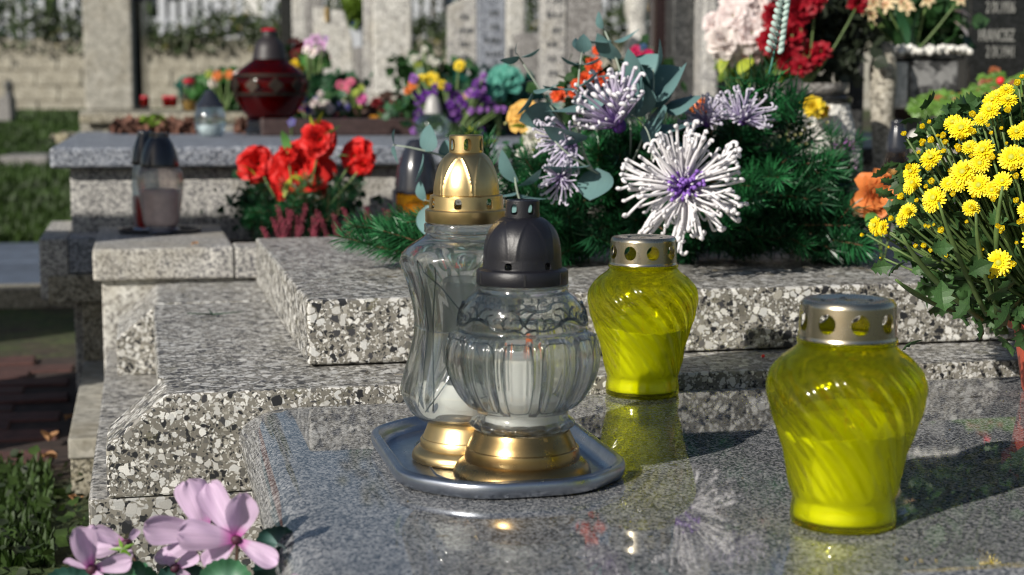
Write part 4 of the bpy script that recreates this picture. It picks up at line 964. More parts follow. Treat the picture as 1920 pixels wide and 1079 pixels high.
# ---- eucalyptus
EUC = m_petal('eucalyptus_leaf', (.13, .245, .245), (.09, .17, .17), .0, .5, .12, .55, .15)
def euc_leaf():
    def f(s, t):
        w = .46*math.sin(pi*min(1, t**.75))**.8; x = (s-.5)*2*w; return (x, .16*t*t-.35*abs(x)**2, t)
    return mesh(*grid_geo(f, 6, 8)[:2], True, grid_geo(f, 6, 8)[2])
EL = euc_leaf(); EL.materials.append(EUC)
EST = pmat('eucalyptus_stem', (.28, .33, .27), .6)
def euc(pts, leaves, r=.0016):
    P = [rel(aty(*p)) for p in pts]
    if len(P) == 3: P = bez(P[0], P[1]*2-(P[0]+P[2])*.5, P[2], 8)
    st = link('eucalyptus_stem', mesh(*tube_geo(P, [r]*(len(P)-1)+[r*.5], 6), True), wr, m=EST)
    for (px, py, dx, dz, dy, s, roll) in leaves:
        i = min(range(len(P)), key=lambda k: (P[k]-rel(aty(px, py, 2.4))).length)
        p = rel(aty(px, py, P[i].y+wc.y)); place('leaf', EL, st, orient(p, (dx, dy, dz), roll, s))
euc([(1120, 330, 2.42), (1050, 225, 2.38), (968, 100, 2.36)], [(975, 108, 1, .25, -.3, .033, 0.), (975, 108, -1, -.3, -.2, .030, .4), (968, 104, -.1, 1, 0, .02, 0), (1000, 170, 1, .1, -.4, .045, .2), (1000, 172, -.5, -1, -.2, .042, .5), (1075, 165, -.9, -.1, -.5, .052, 0), (1078, 165, .8, .4, -.3, .045, .1), (1045, 205, -1.2, -.5, .1, .06, .9)])
euc([(1120, 330, 2.42), (1085, 240, 2.38), (1092, 92, 2.37)], [(1092, 100, .1, 1., -.3, .028, 0), (1092, 100, -.3, .5, .5, .03, .4), (1090, 122, -1, .2, -.3, .034, 0), (1090, 122, 1, .2, -.3, .032, 0), (1088, 195, -1, -.4, -.7, .066, 0.), (1088, 200, .9, .5, .2, .05, .6)])
euc([(1180, 300, 2.5), (1175, 180, 2.48), (1128, 45, 2.5)], [(1130, 55, -.4, 1, 0, .028, .4), (1145, 75, -1, -.2, -.4, .045, 0), (1150, 78, 1, .3, -.2, .045, .2), (1160, 112, -.7, .6, -.4, .055, .1), (1160, 115, .9, -.3, -.4, .05, -.2), (1170, 130, -1.2, -.5, -.3, .055, 0), (1170, 140, 1.4, .5, 0, .065, .8), (1180, 170, -1, -.2, -.5, .06, .3), (1185, 180, 1.5, .7, 0, .085, .9)])
euc([(1170, 330, 2.46), (1215, 230, 2.44), (1225, 130, 2.46)], [(1225, 145, .3, 1, -.2, .06, .4), (1215, 175, -.6, .9, -.3, .075, 0), (1218, 190, .9, .7, -.2, .08, .3), (1205, 220, -.5, 1, -.5, .07, .6), (1220, 235, 1, -.1, -.5, .075, .2), (1230, 240, .6, -.7, -.6, .07, 0), (1200, 250, .7, .5, -.8, .075, 1.0), (1245, 200, .9, .1, -.3, .06, .5), (1190, 215, .2, 1., -.2, .085, .8)])
euc([(935, 350, 2.40), (850, 300, 2.36), (737, 272, 2.34)], [(740, 275, -.2, 1, .5, .028, 1.2), (740, 275, 0, -1, .4, .03, 1.2), (795, 285, .35, 1, -.1, .042, 1.1), (793, 288, -.1, -1, -.3, .045, 1.2), (845, 300, -.3, 1, -.5, .032, .3), (848, 305, -.5, -.8, -.4, .035, 0)])
euc([(1010, 430, 2.36), (980, 390, 2.33), (965, 330, 2.32)], [(968, 345, -.6, 1, -.3, .055, 0), (972, 350, .9, .5, -.5, .045, 0), (970, 360, -1, -.3, -.4, .045, .1), (975, 365, 1, -.3, -.4, .045, 0), (972, 372, 0, -1, -.6, .045, .3)])
euc([(905, 460, 2.40), (850, 400, 2.36), (795, 375, 2.34)], [(795, 378, -.3, 1, -.2, .032, 0), (800, 385, .2, -1, -.3, .05, 1.)], .0012)
euc([(1130, 330, 2.36), (1080, 300, 2.33), (1040, 265, 2.32)], [(1100, 262, -1, .15, -.4, .07, .3), (1105, 310, -1.1, -.2, -.5, .075, .2), (1120, 315, -.2, -1, -.6, .06, 0)])
link('curved_white_wire', mesh(*tube_geo([rel(p) for p in bez(aty(1183, 215, 2.36), aty(1225, 235, 2.33), aty(1222, 300, 2.28), 8)], .0011, 5), True), wr, m=EST)
# lavender like spike
LV = pmat('silver_green_bud', (.36, .47, .43), .6, var=.3)
st = link('budded_spike', mesh(*tube_geo([rel(p) for p in bez(aty(1442, 140, 2.5), aty(1455, 90, 2.5), aty(1468, 0, 2.5), 6)], .0016, 6), True), wr, m=pmat('teal_stem', (.05, .20, .15), .5))
for i in range(34):
    t = i/33; p = aty(1452+t*18+(-1)**i*(12-5*t)*(1 if i % 4 < 3 else .2), 96-t*98, 2.49+(.008 if i % 4 > 1 else -.008))
    place('bud', mesh(*ICO2, True) if i == 0 else st.children[0].data, st, orient(rel(p), ((-1)**i*.8, 0, .8), 0, (.0042, .0042, .0062)), LV)
# ---- generic small flowers for the wreath and all bouquets
FM = {}
def fmat(key, col, base=None, tr=.3): return m_petal('petal_'+key, col, base or [c*.75 for c in col], 0., .6, tr, .6)
def flower_mesh(kind, mat, seed=0):
    k = (kind, mat.name, seed)
    if k in FM: return FM[k]
    r = random.Random(hash(kind) % 1000 if False else len(kind)*7+seed); mb = MB()
    def petal(a, el, L, wd, cup, base=0., curl=0., nu=4, nv=5):
        def f(s, t):
            w = wd*math.sin(pi*min(.97, .12+t*.8))**.7; x = (s-.5)*2*w; e = el+curl*t*t
            rr = base+L*t*math.sin(e); z = L*t*math.cos(e)-cup*abs(x)**2/wd+.03*math.sin(9*s+a*5)*t
            return (rr*math.cos(a)-x*math.sin(a), rr*math.sin(a)+x*math.cos(a), z)
        v, fc, uv = grid_geo(f, nu, nv); mb.add(v, fc, None, uv)
    if kind == 'rose':
        for ring, (n, el, L, w) in enumerate([(3, .12, .62, .26), (4, .35, .72, .34), (5, .62, .85, .42), (6, .95, .98, .46), (7, 1.25, 1.05, .46)]):
            for i in range(n): petal(i*2*pi/n+ring*.7+r.uniform(-.15, .15), el+r.uniform(-.08, .08), L*r.uniform(.92, 1.06), w*1.1, -.55, curl=.45, nu=5, nv=6)
    elif kind == 'carnation':
        for i in range(46):
            el = 1.5*math.sqrt((i+.5)/46); petal(i*2.4, el, r.uniform(.75, 1.), .24, .4*r.uniform(-1, 1), curl=r.uniform(-.3, .4), nu=4, nv=3)
    elif kind == 'daisy':
        for ring, (n, el, L, w) in enumerate([(20, 1.38, 1., .15), (18, 1.15, .93, .15), (16, .88, .80, .14), (12, .55, .58, .12)]):
            for i in range(n): petal(i*2*pi/n+ring*.2+r.uniform(-.07, .07), el+r.uniform(-.08, .08), L*r.uniform(.88, 1.06), w, .3, nu=2, nv=3, curl=.18)
    elif kind == 'bud':
        for i in range(16): petal(i*2.4, .75*math.sqrt((i+1)/16)+.1, .8, .22, -.3, curl=-.2, nu=2, nv=3)
    elif kind == 'lily':
        for i in range(6): petal(i*pi/3+r.uniform(-.1, .1), .75 if i % 2 else .95, 1.15, .27, .3, curl=.6, nu=4, nv=6)
    elif kind == 'orchid':
        for a, w, L in ((0, .42, .9), (1.25, .3, .9), (-1.25, .3, .9), (2.5, .38, .95), (-2.5, .38, .95), (pi, .2, .6)): petal(a, 1.15, L, w, .3, curl=.3)
    FM[k] = mb.me(); FM[k].materials.append(mat); return FM[k]
ORG = fmat('orange_red', (.85, .13, .04), (.85, .35, .02)); MAG = fmat('magenta', (.62, .015, .12)); 
for i, (px, py, r_) in enumerate([(1122, 95, 13), (1112, 125, 20), (1098, 150, 18), (1130, 150, 15), (1082, 160, 14), (1048, 180, 18), (1118, 178, 14), (1075, 175, 12)]):
    place('orange_blossom', flower_mesh('carnation', ORG), wr, orient(rel(aty(px, py, 2.75)), (rw.uniform(-.5, .3), -1, .4), rw.random()*6, r_*mpp(2.75)))
link('blossom_stems', leafcloud(lambda r: rel(aty(1100+r.gauss(0, 26), 190+r.gauss(0, 40), 2.78)), 120, .03, rw, 'tmpc', LEAF_D).data, wr); bpy.data.objects.remove(bpy.data.objects['tmpc'])
SM = fmat('cream_small', (.75, .74, .45))
for i in range(26):
    x, y = rw.choice([(1490, 245), (1500, 255), (1460, 250), (1000, 250), (1010, 290)]); place('small_cream_blossom', flower_mesh('bud', SM), wr, orient(rel(aty(x+rw.gauss(0, 22), y+rw.gauss(0, 16), 2.6)), (0, -1, .5), 0, .007))
# ---- yellow chrysanthemum in its pot
pc = XY(*UV(atz(1998, 736))[:2], .0005); rc = random.Random(21)
cp_ = thing('potted_chrysanthemum', 'bushy yellow chrysanthemum in a terracotta coloured plastic pot at the right edge', 'potted plant', pc)
TER = pmat('terracotta_plastic', (.42, .075, .04), .42, var=.06)
link('pot', lathe([(.001, .0), (.050, 0), (.052, .004), (.064, .078), (.071, .079), (.073, .082), (.073, .098), (.070, .100), (.066, .098), (.064, .08), (.001, .078)], 64), cp_, m=TER)
link('soil', lathe([(.064, .088), (.03, .091), (.001, .09)], 24), cp_, m=pmat('dark_soil', (.03, .018, .015), .9))
YEL = m_petal('chrys_yellow', (.95, .76, .012), (.85, .66, .01), .0, .4, .25, .55, .05)
EC = Vector((0.012, 0, .238)); ER = Vector((.245, .20, .205))
zc = 4.0; fl = [(1265, 65, 30), (1235, 115, 45), (1145, 150, 50), (1040, 225, 62), (1160, 225, 60), (1165, 320, 46), (1020, 300, 66), (960, 370, 48), (900, 350, 45), (745, 395, 62), (810, 440, 80), (900, 480, 38), (1035, 485, 25), (520, 555, 40), (595, 540, 45), (680, 505, 42), (790, 585, 40), (495, 630, 26), (685, 620, 32), (580, 660, 72), (575, 750, 42), (970, 605, 75), (950, 705, 65), (1045, 670, 45), (820, 770, 85), (1185, 660, 85), (1265, 650, 60), (430, 765, 60), (440, 850, 58), (420, 880, 50), (370, 960, 45), (590, 850, 42), (550, 885, 28), (710, 860, 50), (600, 965, 80), (755, 940, 38), (480, 990, 28), (940, 870, 78), (1040, 905, 58), (875, 1030, 50), (405, 1060, 55), (1290, 430, 50), (1330, 780, 60)]
fl = [(1600+x/zc, 130+y/zc, r/zc) for x, y, r in fl]
fl += [(1600+x/3.175, 380+y/3.175, r/3.175) for x, y, r in [(60, 192, 22), (125, 135, 44), (170, 150, 42), (150, 190, 28), (235, 100, 30), (285, 100, 42), (335, 55, 30), (460, 15, 40), (530, 165, 34), (435, 140, 20), (700, 35, 42), (880, 175, 20), (865, 360, 66), (955, 365, 30), (822, 438, 30), (200, 180, 20), (215, 265, 12), (165, 330, 11)]]
for i in range(48): fl.append((rc.uniform(1770, 1930), rc.uniform(170, 420), rc.uniform(12, 16))) if i % 7 == 0 else fl.append((rc.uniform(1690, 1915), rc.uniform(230, 480), rc.uniform(5, 10)))
for i in range(26): fl.append((rc.uniform(1930, 2130), rc.uniform(150, 520), rc.uniform(12, 22)))
def on_ell(px, py):
    d = Vector(ray(px, py)); o = Vector((0, 0, CH))-(pc+EC)
    a = sum((d[i]/ER[i])**2 for i in range(3)); b = 2*sum(o[i]*d[i]/ER[i]**2 for i in range(3)); c = sum((o[i]/ER[i])**2 for i in range(3))-1
    D = b*b-4*a*c; t = (-b-math.sqrt(D))/(2*a) if D > 0 else -b/(2*a)
    return Vector((0, 0, CH))+d*t-pc
DM = {k: [flower_mesh(k, YEL, s_) for s_ in (0, 1, 2)] for k in ('daisy', 'bud')}
CENT = pmat('chrys_centre', (.42, .42, .02), .6)
cen = mesh(*ICO2, True)
for px, py, r_ in fl:
    p = on_ell(px, py); nrm = Vector(((p-EC)[i]/ER[i]**2 for i in range(3))).normalized()
    d = (nrm*.8+Vector((-.18, -.55, .35))+Vector((rc.uniform(-.3, .3), rc.uniform(-.3, .3), rc.uniform(-.2, .3)))).normalized()
    R_ = r_*mpp(p.y+pc.y); big = r_ > 11.5
    stp = Vector((p.x*.12, p.y*.12, .10)); mid = Vector((p.x*.65, p.y*.6, .10+(p.z-.10)*.45))
    stm = link('stem', mesh(*tube_geo(bez(stp, mid, p-d*.004, 7), [.0026, .0024, .0022, .002, .0018, .0016, .0014, .0013], 6), True), cp_, m=STEM)
    f = place('flower', rc.choice(DM['daisy' if big else 'bud']), cp_, orient(p-d*R_*.25, d, rc.uniform(0, 6), R_*(1.25 if big else 1.4)))
    place('flower_centre', cen, f, orient((0, 0, .30 if big else .42), (0, 0, 1), 0, (.24, .24, .12) if big else (.28, .28, .15)), CENT)
def lobed(rnd):
    K = [(0, 0), (.10, .12), (.30, .22), (.20, .33), (.42, .45), (.27, .55), (.40, .72), (.22, .78), (.12, .92), (0, 1.05)]
    vs = []; 
    for x, y in K: vs += [(-x, y, -.28*x+.12*math.sin(3*y)-.25*y*y), (0, y, -.25*y*y+.12*math.sin(3*y)), (x, y, -.28*x+.12*math.sin(3*y)-.25*y*y)]
    fs = []
    for i in range(len(K)-1): b = i*3; fs += [(b, b+1, b+4, b+3), (b+1, b+2, b+5, b+4)]
    return mesh(vs, fs, False)
CL = pmat('chrys_leaf', (.045, .105, .03), .5, var=.45, vscale=40, trans=.22); LO = [lobed(rc) for _ in range(2)]
for m_ in LO: m_.materials.append(CL)
for i in range(280):
    a = rc.uniform(0, 6.283); q = rc.random()**.5; zt = rc.uniform(0, 1)**.8
    if rc.random() < .75: a = rc.uniform(pi*.75, 2.1*pi)
    R0 = (.13+.10*math.sin(pi*min(1, zt*.8+.08)))*q
    p = Vector((R0*math.cos(a)*1.12, R0*math.sin(a), .085+zt*.27))
    d = Vector((math.cos(a)+rc.uniform(-.5, .5), math.sin(a)+rc.uniform(-.5, .5), rc.uniform(-.5, .9)))
    place('leaf', rc.choice(LO), cp_, orient(p, d, rc.uniform(0, 6.3), 1.) @ Matrix.Rotation(-pi/2, 4, 'X') @ Matrix.Scale(rc.uniform(.020, .036), 4))
fo = MB()
for i in range(2300):
    a = rc.uniform(0, 6.283); q = rc.random()**.6*.93; zt = rc.uniform(0, 1)**.9
    R0 = (.12+.11*math.sin(pi*min(1, zt*.8+.08)))*q; p = Vector((R0*math.cos(a)*1.1, R0*math.sin(a)*.85+.01, .085+zt*.27)); me = rc.choice(LO)
    M = orient(p, (math.cos(a)+rc.uniform(-.6, .6), math.sin(a)+rc.uniform(-.6, .6), rc.uniform(-.5, .9)), rc.uniform(0, 6.3), 1.) @ Matrix.Rotation(-pi/2, 4, 'X') @ Matrix.Scale(rc.uniform(.020, .036), 4)
    fo.add([v.co for v in me.vertices], [tuple(p_.vertices) for p_ in me.polygons], M)
link('inner_foliage', fo.me(False), cp_, m=CL)['kind'] = 'stuff'
for (px, py, s_) in ((1632, 505, .045), (1665, 520, .05), (1690, 660, .05), (1772, 585, .065), (1785, 600, .06), (1862, 620, .07), (1835, 640, .05), (1850, 560, .06), (1745, 465, .05), (1815, 515, .055)):
    p = aty(px, py, pc.y-.16)-pc; place('leaf', rc.choice(LO), cp_, orient(p, (rc.uniform(-1, .2), rc.uniform(-.4, 0), rc.uniform(-1, .1)), rc.uniform(0, 6.3), 1.) @ Matrix.Rotation(-pi/2, 4, 'X') @ Matrix.Scale(s_*.52, 4))
for (a_, b_, c_) in (((1800, 590), (1720, 560), (1680, 525)), ((1840, 600), (1730, 520), (1690, 440)), ((1850, 590), (1790, 480), (1760, 380)), ((1880, 600), (1830, 500), (1830, 400)), ((1870, 600), (1860, 450), (1880, 350))):
    link('branch', mesh(*tube_geo(bez(aty(*a_, pc.y-.05)-pc, aty(*b_, pc.y-.14)-pc, aty(*c_, pc.y-.17)-pc, 8), [.0034]*6+[.0028, .002, .0015], 6), True), cp_, m=STEM)
# ---- cyclamen lower left
CY = m_petal('cyclamen_petal', (.80, .60, .82), (.72, .07, .50), .04, .32, .40, .6, .34)
CYD = pmat('cyclamen_calyx', (.06, .012, .03), .6, var=.3); CYS = pmat('cyclamen_stem', (.16, .10, .07), .6)
YC = 1.27; cyc = thing('cyclamen', 'pale pink artificial cyclamen blooms with green leaves at the lower left corner', 'plant', aty(440, 1400, YC))
c0 = cyc.location.copy()
def cy_petal(wd, cup, twist=0., bend=.3):
    def f(s, t):
        w = wd*.88*(.14+.86*math.sin(pi*min(1, t*.62+.02))**1.1)*(1 if t < .78 else math.sqrt(max(0, 1-((t-.78)/.23)**2))); x = (s-.5)*2*w
        a = twist*t; z = bend*t*t+cup*x*x/wd+.02*math.sin(9*t+7*s)*(.3+t)+.03*math.sin(s*19)*t*t
        return (x*math.cos(a)-z*math.sin(a)*.3, z+x*math.sin(a), t)
    return f
def cyc_flower(px, py, Y, petals, label=None, stem_to=None, cal=1.):
    """each petal: (tip px, tip py, tip depth offset, half width, cup, facing roll)"""
    p = aty(px, py, Y)-c0
    head = link('cyclamen_flower', lathe(dense([(.001, -.8), (.55, -.5), (.75, .0), (.6, .5), (.001, .7)], 14), 16), cyc, p, (0, 0, 0), .0062*cal, CYD)
    if label: head['label'] = label
    for (tx, ty, dy, wd, cup, roll) in petals:
        tp = aty(tx, ty, Y+dy)-c0; d = tp-p; L = d.length
        f = cy_petal(wd*.86, cup*1.9, roll*.0, .18*(1 if cup >= 0 else -1)); v, fc, uv = grid_geo(f, 10, 14)
        # petal faces the camera, turned by roll about its own length
        z = d.normalized(); y = Vector((0, -1, .25)); y = (y-z*y.dot(z)).normalized(); y = Matrix.Rotation(roll, 3, z) @ y; x = y.cross(z)
        M = Matrix((x, y, z)).transposed().to_4x4(); M = Matrix.Translation(p) @ M @ Matrix.Scale(L, 4)
        place('petal', mesh(v, fc, True, uv), head, head.matrix_basis.inverted() @ M, CY)
    if stem_to:
        e = aty(stem_to[0], stem_to[1], Y+.01)-c0; m2 = (p+e)*.5+Vector((.004, 0, .006))
        link('stem', mesh(*tube_geo(bez(p, m2, e, 8), [.0011, .0012, .0013, .0014, .0014, .0015, .0015, .0015, .0015], 8), True), cyc, m=CYS)
cyc_flower(443, 1012, YC, [(458, 915, -.012, .36, .5, .25), (342, 1003, -.025, .36, -.3, .0), (520, 1060, -.004, .30, .4, -.2), (395, 1062, .012, .34, .3, .3), (402, 912, .03, .33, .4, -.2)], 'open cyclamen bloom with dark centre facing away', (436, 1085))
cyc_flower(388, 1000, YC+.035, [(352, 908, -.01, .40, -.4, .15), (393, 908, .015, .30, .4, -.5), (272, 980, -.006, .34, .3, -.3), (285, 1038, -.012, .24, -.4, .6), (420, 1065, .0, .34, .3, .4)], 'largest cyclamen bloom with broad upright petals', (385, 1090), .7)
cyc_flower(172, 1068, YC-.02, [(135, 986, -.01, .36, .6, .5), (188, 986, .006, .22, .5, -.9), (245, 1048, .01, .34, .3, .2), (120, 1060, .0, .2, .5, .8), (200, 1100, -.01, .3, .2, 0)], 'leftmost cyclamen bloom with two pointed upright petals', (215, 1120))
cyc_flower(238, 1020, YC+.03, [(172, 996, -.004, .30, .4, .2), (168, 1035, -.006, .30, -.3, 0), (250, 1045, .0, .28, .3, .3), (256, 1000, .02, .22, .3, .1)], 'small cyclamen bloom with green calyx', (262, 1100))
cyc_flower(328, 1066, YC+.03, [(310, 1040, .0, .40, .4, .2), (352, 1085, .004, .45, .3, 0), (370, 1040, .01, .4, .3, 0)], 'low shaded cyclamen bloom seen between the others', (330, 1120), .9)
gc = MB()
for (a_, l_) in ((.4, 1.), (1.9, .9), (3.2, 1.1), (4.6, .8), (5.5, 1.)):
    gc.add([(0, 0, 0), (.35*math.cos(a_+.5), .12, .35*math.sin(a_+.5)), (l_*math.cos(a_), .2, l_*math.sin(a_)), (.35*math.cos(a_-.5), .12, .35*math.sin(a_-.5))], [(0, 1, 2, 3)])
link('green_calyx', gc.me(False), cyc, aty(229, 1030, YC+.018)-c0, (0, 0, 0), .011, pmat('bright_calyx', (.12, .25, .02), .5))
CYL = m_petal('cyclamen_leaf', (.05, .16, .08), (.14, .28, .20), .1, .8, .12, .5, .3); CYL2 = m_petal('cyclamen_leaf_dark', (.03, .10, .08), (.12, .22, .20), .1, .8, .12, .5, .3)
def heartleaf():
    def f(s, t):
        a = (s-.5)*2*pi*.93; r = (.06+.94*t)*(1-.16*math.cos(a)**8*(1 if math.cos(a) < 0 else 0))*(1+.03*math.sin(a*22)*t)
        return (r*math.sin(a)*.52, .10*math.sin(t*pi)*1.+.04*math.sin(a*5)*t, r*math.cos(a)*.52+.4)
    return mesh(*grid_geo(f, 66, 6)[:2], True, grid_geo(f, 66, 6)[2])
for (px, py, s_, m_, dy, yv, r_) in ((207, 1128, .038, CYL, -.02, -.7, .1), (258, 1140, .042, CYL, .0, -.7, -.2), (418, 1146, .046, CYL, -.02, -.65, .1), (520, 1110, .045, CYL2, .05, -.4, .2), (545, 1135, .045, CYL2, .06, -.5, -.3), (330, 1150, .05, CYL2, .05, -.5, .3), (120, 1160, .05, CYL2, .04, -.5, .3), (520, 1048, .036, CYL2, .07, -.2, .1)):
    me = heartleaf(); place('leaf', me, cyc, Matrix.Translation(aty(px, py, YC+dy)-c0) @ Euler((yv+.5, r_, 0)).to_matrix().to_4x4() @ Matrix.Scale(s_, 4), m_)
link('pot', lathe([(.001, -.02), (.05, -.02), (.065, .09), (.07, .09), (.07, .10), (.06, .10), (.001, .085)], 40), cyc, (-.02, .12, -.13), m=pmat('grey_pot', (.10, .10, .10), .6))
# ================================================================= FLOWERS AND LANTERNS FURTHER BACK
r5 = random.Random(77)
RED = fmat('red', (.72, .015, .012), (.5, .005, .005)); DRED = fmat('crimson', (.36, .004, .018), (.2, .002, .01)); PINKW = fmat('pink_white', (.90, .80, .78), (.80, .50, .48)); WHT = fmat('white', (.80, .79, .72), (.6, .62, .35))
CREAM = fmat('cream', (.85, .70, .42), (.70, .18, .10)); YL = fmat('yellow', (.82, .62, .03)); PUR = fmat('purple', (.20, .05, .38), (.12, .03, .25)); LPUR = fmat('light_purple', (.42, .18, .58), (.7, .6, .7)); ORA = fmat('orange', (.86, .28, .07), (.80, .42, .25))
PEACH = fmat('peach_yellow', (.88, .55, .14), (.85, .62, .25)); TEAL = fmat('teal', (.10, .38, .30), (.03, .20, .14)); PNK = fmat('pink', (.70, .16, .28), (.75, .4, .4)); LIL = fmat('lilac_pink', (.62, .38, .60), (.45, .10, .42)); BLU = fmat('violet_blue', (.12, .10, .38)); LIME = fmat('lime', (.42, .50, .08), (.3, .4, .05)); MAR = fmat('maroon', (.20, .01, .015)); ORC = fmat('orchid', (.55, .22, .60), (.40, .05, .25))
PINE = pmat('dark_pine', (.02, .075, .03), .5, var=.4, trans=.15)
def bouquet(name, label, Y, fl, base, cat='flowers', fol=None, leaves=(), vase=None, group=None, stems=True, leafm=None):
    """fl: (px, py, r px, kind, material); base: (px, py) where it stands; fol: (px, py, spread x, spread y, count, leaf size, material)"""
    o = aty(base[0], base[1], Y); t = thing(name, label, cat, o, 0, group)
    k = mpp(Y)
    for (px, py, r_, kind, m_) in fl:
        p = aty(px, py, Y+r5.uniform(-.03, .03))-o; d = Vector((r5.uniform(-.6, .4), -1, r5.uniform(.0, .8)))
        f = place('flower', flower_mesh(kind, m_, r5.choice((0, 1))), t, orient(p-d.normalized()*r_*k*.3, d, r5.uniform(0, 6.3), r_*k*1.05))
        if stems: link('stem', mesh(*tube_geo(bez(p, (p.x*.6, 0, p.z*.5), (0, 0, .0), 4), .0022*Y/3, 5), True), t, m=STEM)
    for (px, py, sx, sy, n, ls, m_) in (fol or []):
        c_ = aty(px, py, Y+.07)-o
        me = leafcloud(lambda r: (c_.x+r.gauss(0, sx*k*.5), c_.y+abs(r.gauss(0, sx*k*.4)), max(.005, c_.z+r.gauss(0, sy*k*.5))), n, ls, r5, 'tmpc', m_).data
        link('foliage', me, t)['kind'] = 'stuff'; bpy.data.objects.remove(bpy.data.objects['tmpc'])
    for (x0, y0, x1, y1, w_, m_) in leaves:
        a = aty(x0, y0, Y-.02)-o; b = aty(x1, y1, Y-.04)-o; L = (b-a).length
        def f(s, q): return ((s-.5)*2*w_*k/L*math.sin(pi*min(1, .08+q*.92))**.8, .12*math.sin(q*pi), q)
        v, fc, uv = grid_geo(f, 4, 8); place('leaf', mesh(v, fc, True, uv), t, orient(a, b-a, r5.uniform(-.6, .6), L), m_)
    if vase:
        (vw, vh, vm) = vase
        link('vase', lathe(dense([(.001, 0), (vw*k*.7, 0), (vw*k*.9, vh*k*.4), (vw*k, vh*k*.9), (vw*k*1.05, vh*k), (vw*k*.9, vh*k), (.001, vh*k*.85)], 24), 24), t, m=vm)
    return t
GRN = pmat('fresh_green', (.12, .32, .08), .45, trans=.35); YGR = pmat('yellow_green_leaf', (.42, .50, .05), .5, trans=.4)
# red artificial bouquet
t = bouquet('red_flower_bouquet', 'bright red artificial roses in green fir standing behind the granite kerb', 3.42, [(555, 322, 62, 'rose', RED), (484, 308, 36, 'rose', RED), (600, 262, 34, 'rose', RED), (666, 292, 34, 'rose', RED), (682, 308, 24, 'carnation', RED), (540, 290, 22, 'carnation', RED)], (560, 440), fol=[(500, 380, 70, 50, 500, .018, PINE), (600, 370, 75, 50, 500, .018, PINE)],
    leaves=[(590, 290, 640, 235, 7, GRN), (585, 280, 580, 215, 6, YGR), (588, 275, 606, 208, 6, YGR), (470, 330, 432, 322, 7, GRN), (480, 330, 448, 310, 5, YGR), (540, 290, 528, 245, 9, GRN), (620, 300, 655, 293, 5, GRN), (545, 330, 568, 342, 9, YGR), (545, 335, 532, 372, 6, YGR)])
for i in range(48):
    px = r5.choice((r5.gauss(500, 26), r5.gauss(605, 26))); py = r5.uniform(345, 425); p = aty(px, py, 3.42+r5.uniform(-.06, .05))-t.location; d = Vector((p.x*3+r5.uniform(-.4, .4), r5.uniform(-1, .2), r5.uniform(-.1, 1)))
    place('fir_sprig', r5.choice(SPR+SPRB), t, orient(p-d.normalized()*.06, d, r5.random()*6, .62))
HEA = pmat('heather', (.22, .03, .055), .7, var=.5, vscale=60, trans=.15)
t = thing('heather_plant', 'dark red heather growing in the granite kerb beside the red bouquet', 'plant', XY(.42, 3.32, .045), AZ)
for i in range(46):
    x, y = r5.uniform(-.18, .22), r5.uniform(-.14, .1); h_ = r5.uniform(.04, .10); mb = MB(); tip = (x+r5.uniform(-.03, .03), y, h_)
    mb.add(*tube_geo([(x, y, 0), tip], [.0012, .0006], 4))
    for q in range(26):
        f_ = .25+.75*q/26; a = q*2.4; b = Vector((x, y, 0)).lerp(Vector(tip), f_); mb.add(ICO[0], ICO[1], Matrix.Translation(b+Vector((math.cos(a)*.004, math.sin(a)*.004, 0))) @ Matrix.Scale(.0028, 4))
    link('heather_sprig', mb.me(False), t, m=HEA)
# ---- lanterns, generic: profile lists are (radius, height) in photo pixels
def lantern(label, px, py, Y, glass, gm_, cap, cm_, candle=None, base=None, bm_=None, group=None, z=None, box=None, zb=None):
    o = aty(px, py, Y)
    if zb is not None: o.z = zb
    k = mpp(Y); t = thing('grave_lantern', label, 'lantern', o, 0, group)
    P = lambda L: dense([(max(.001, r*k), h*k) for r, h in L], 30)
    if box:
        w_, h0, h1 = box; link('glass_body', box_me(-w_*k, w_*k, -w_*k, w_*k, h0*k, h1*k, .003), t, m=gm_)
        for sx in (-1, 1):
            for sy in (-1, 1): link('corner_post', box_me(sx*(w_+4)*k-3.5*k, sx*(w_+4)*k+3.5*k, sy*(w_+4)*k-3.5*k, sy*(w_+4)*k+3.5*k, 0, (h1+4)*k, .001), t, m=cm_)
        link('base_plate', box_me(-(w_+9)*k, (w_+9)*k, -(w_+9)*k, (w_+9)*k, -4*k, -.1*k, .001), t, m=cm_)
    else: link('glass_body', lathe(P(glass), 40), t, m=gm_)
    if candle: link('candle', lathe(P(candle[0]), 28), t, m=candle[1])
    link('cap', lathe(P(cap), 40), t, m=cm_)
    if base: link('base', lathe(P(base), 40), t, m=bm_ or cm_)
    return t
RGL = m_glass('red_glass', (.52, .015, .012), .5, 0., (.46, .014, .011)); GGL = m_glass('grey_glass', (.62, .60, .60), .5, 0., (.6, .58, .58)); BGL = m_glass('pale_blue_glass', (.80, .88, .94), .5, .1, (.75, .84, .9))
DKCAP = pmat('dark_cap', (.02, .022, .03), .22, var=.1, coat=.4); REDC = pmat('red_cap', (.45, .01, .03), .3); YWX = pmat('amber_wax', (.75, .52, .12), .5, trans=.3); RWX = pmat('red_wax', (.52, .012, .010), .4, trans=.2); ORC_ = pmat('orange_cap', (.55, .12, .02), .35)
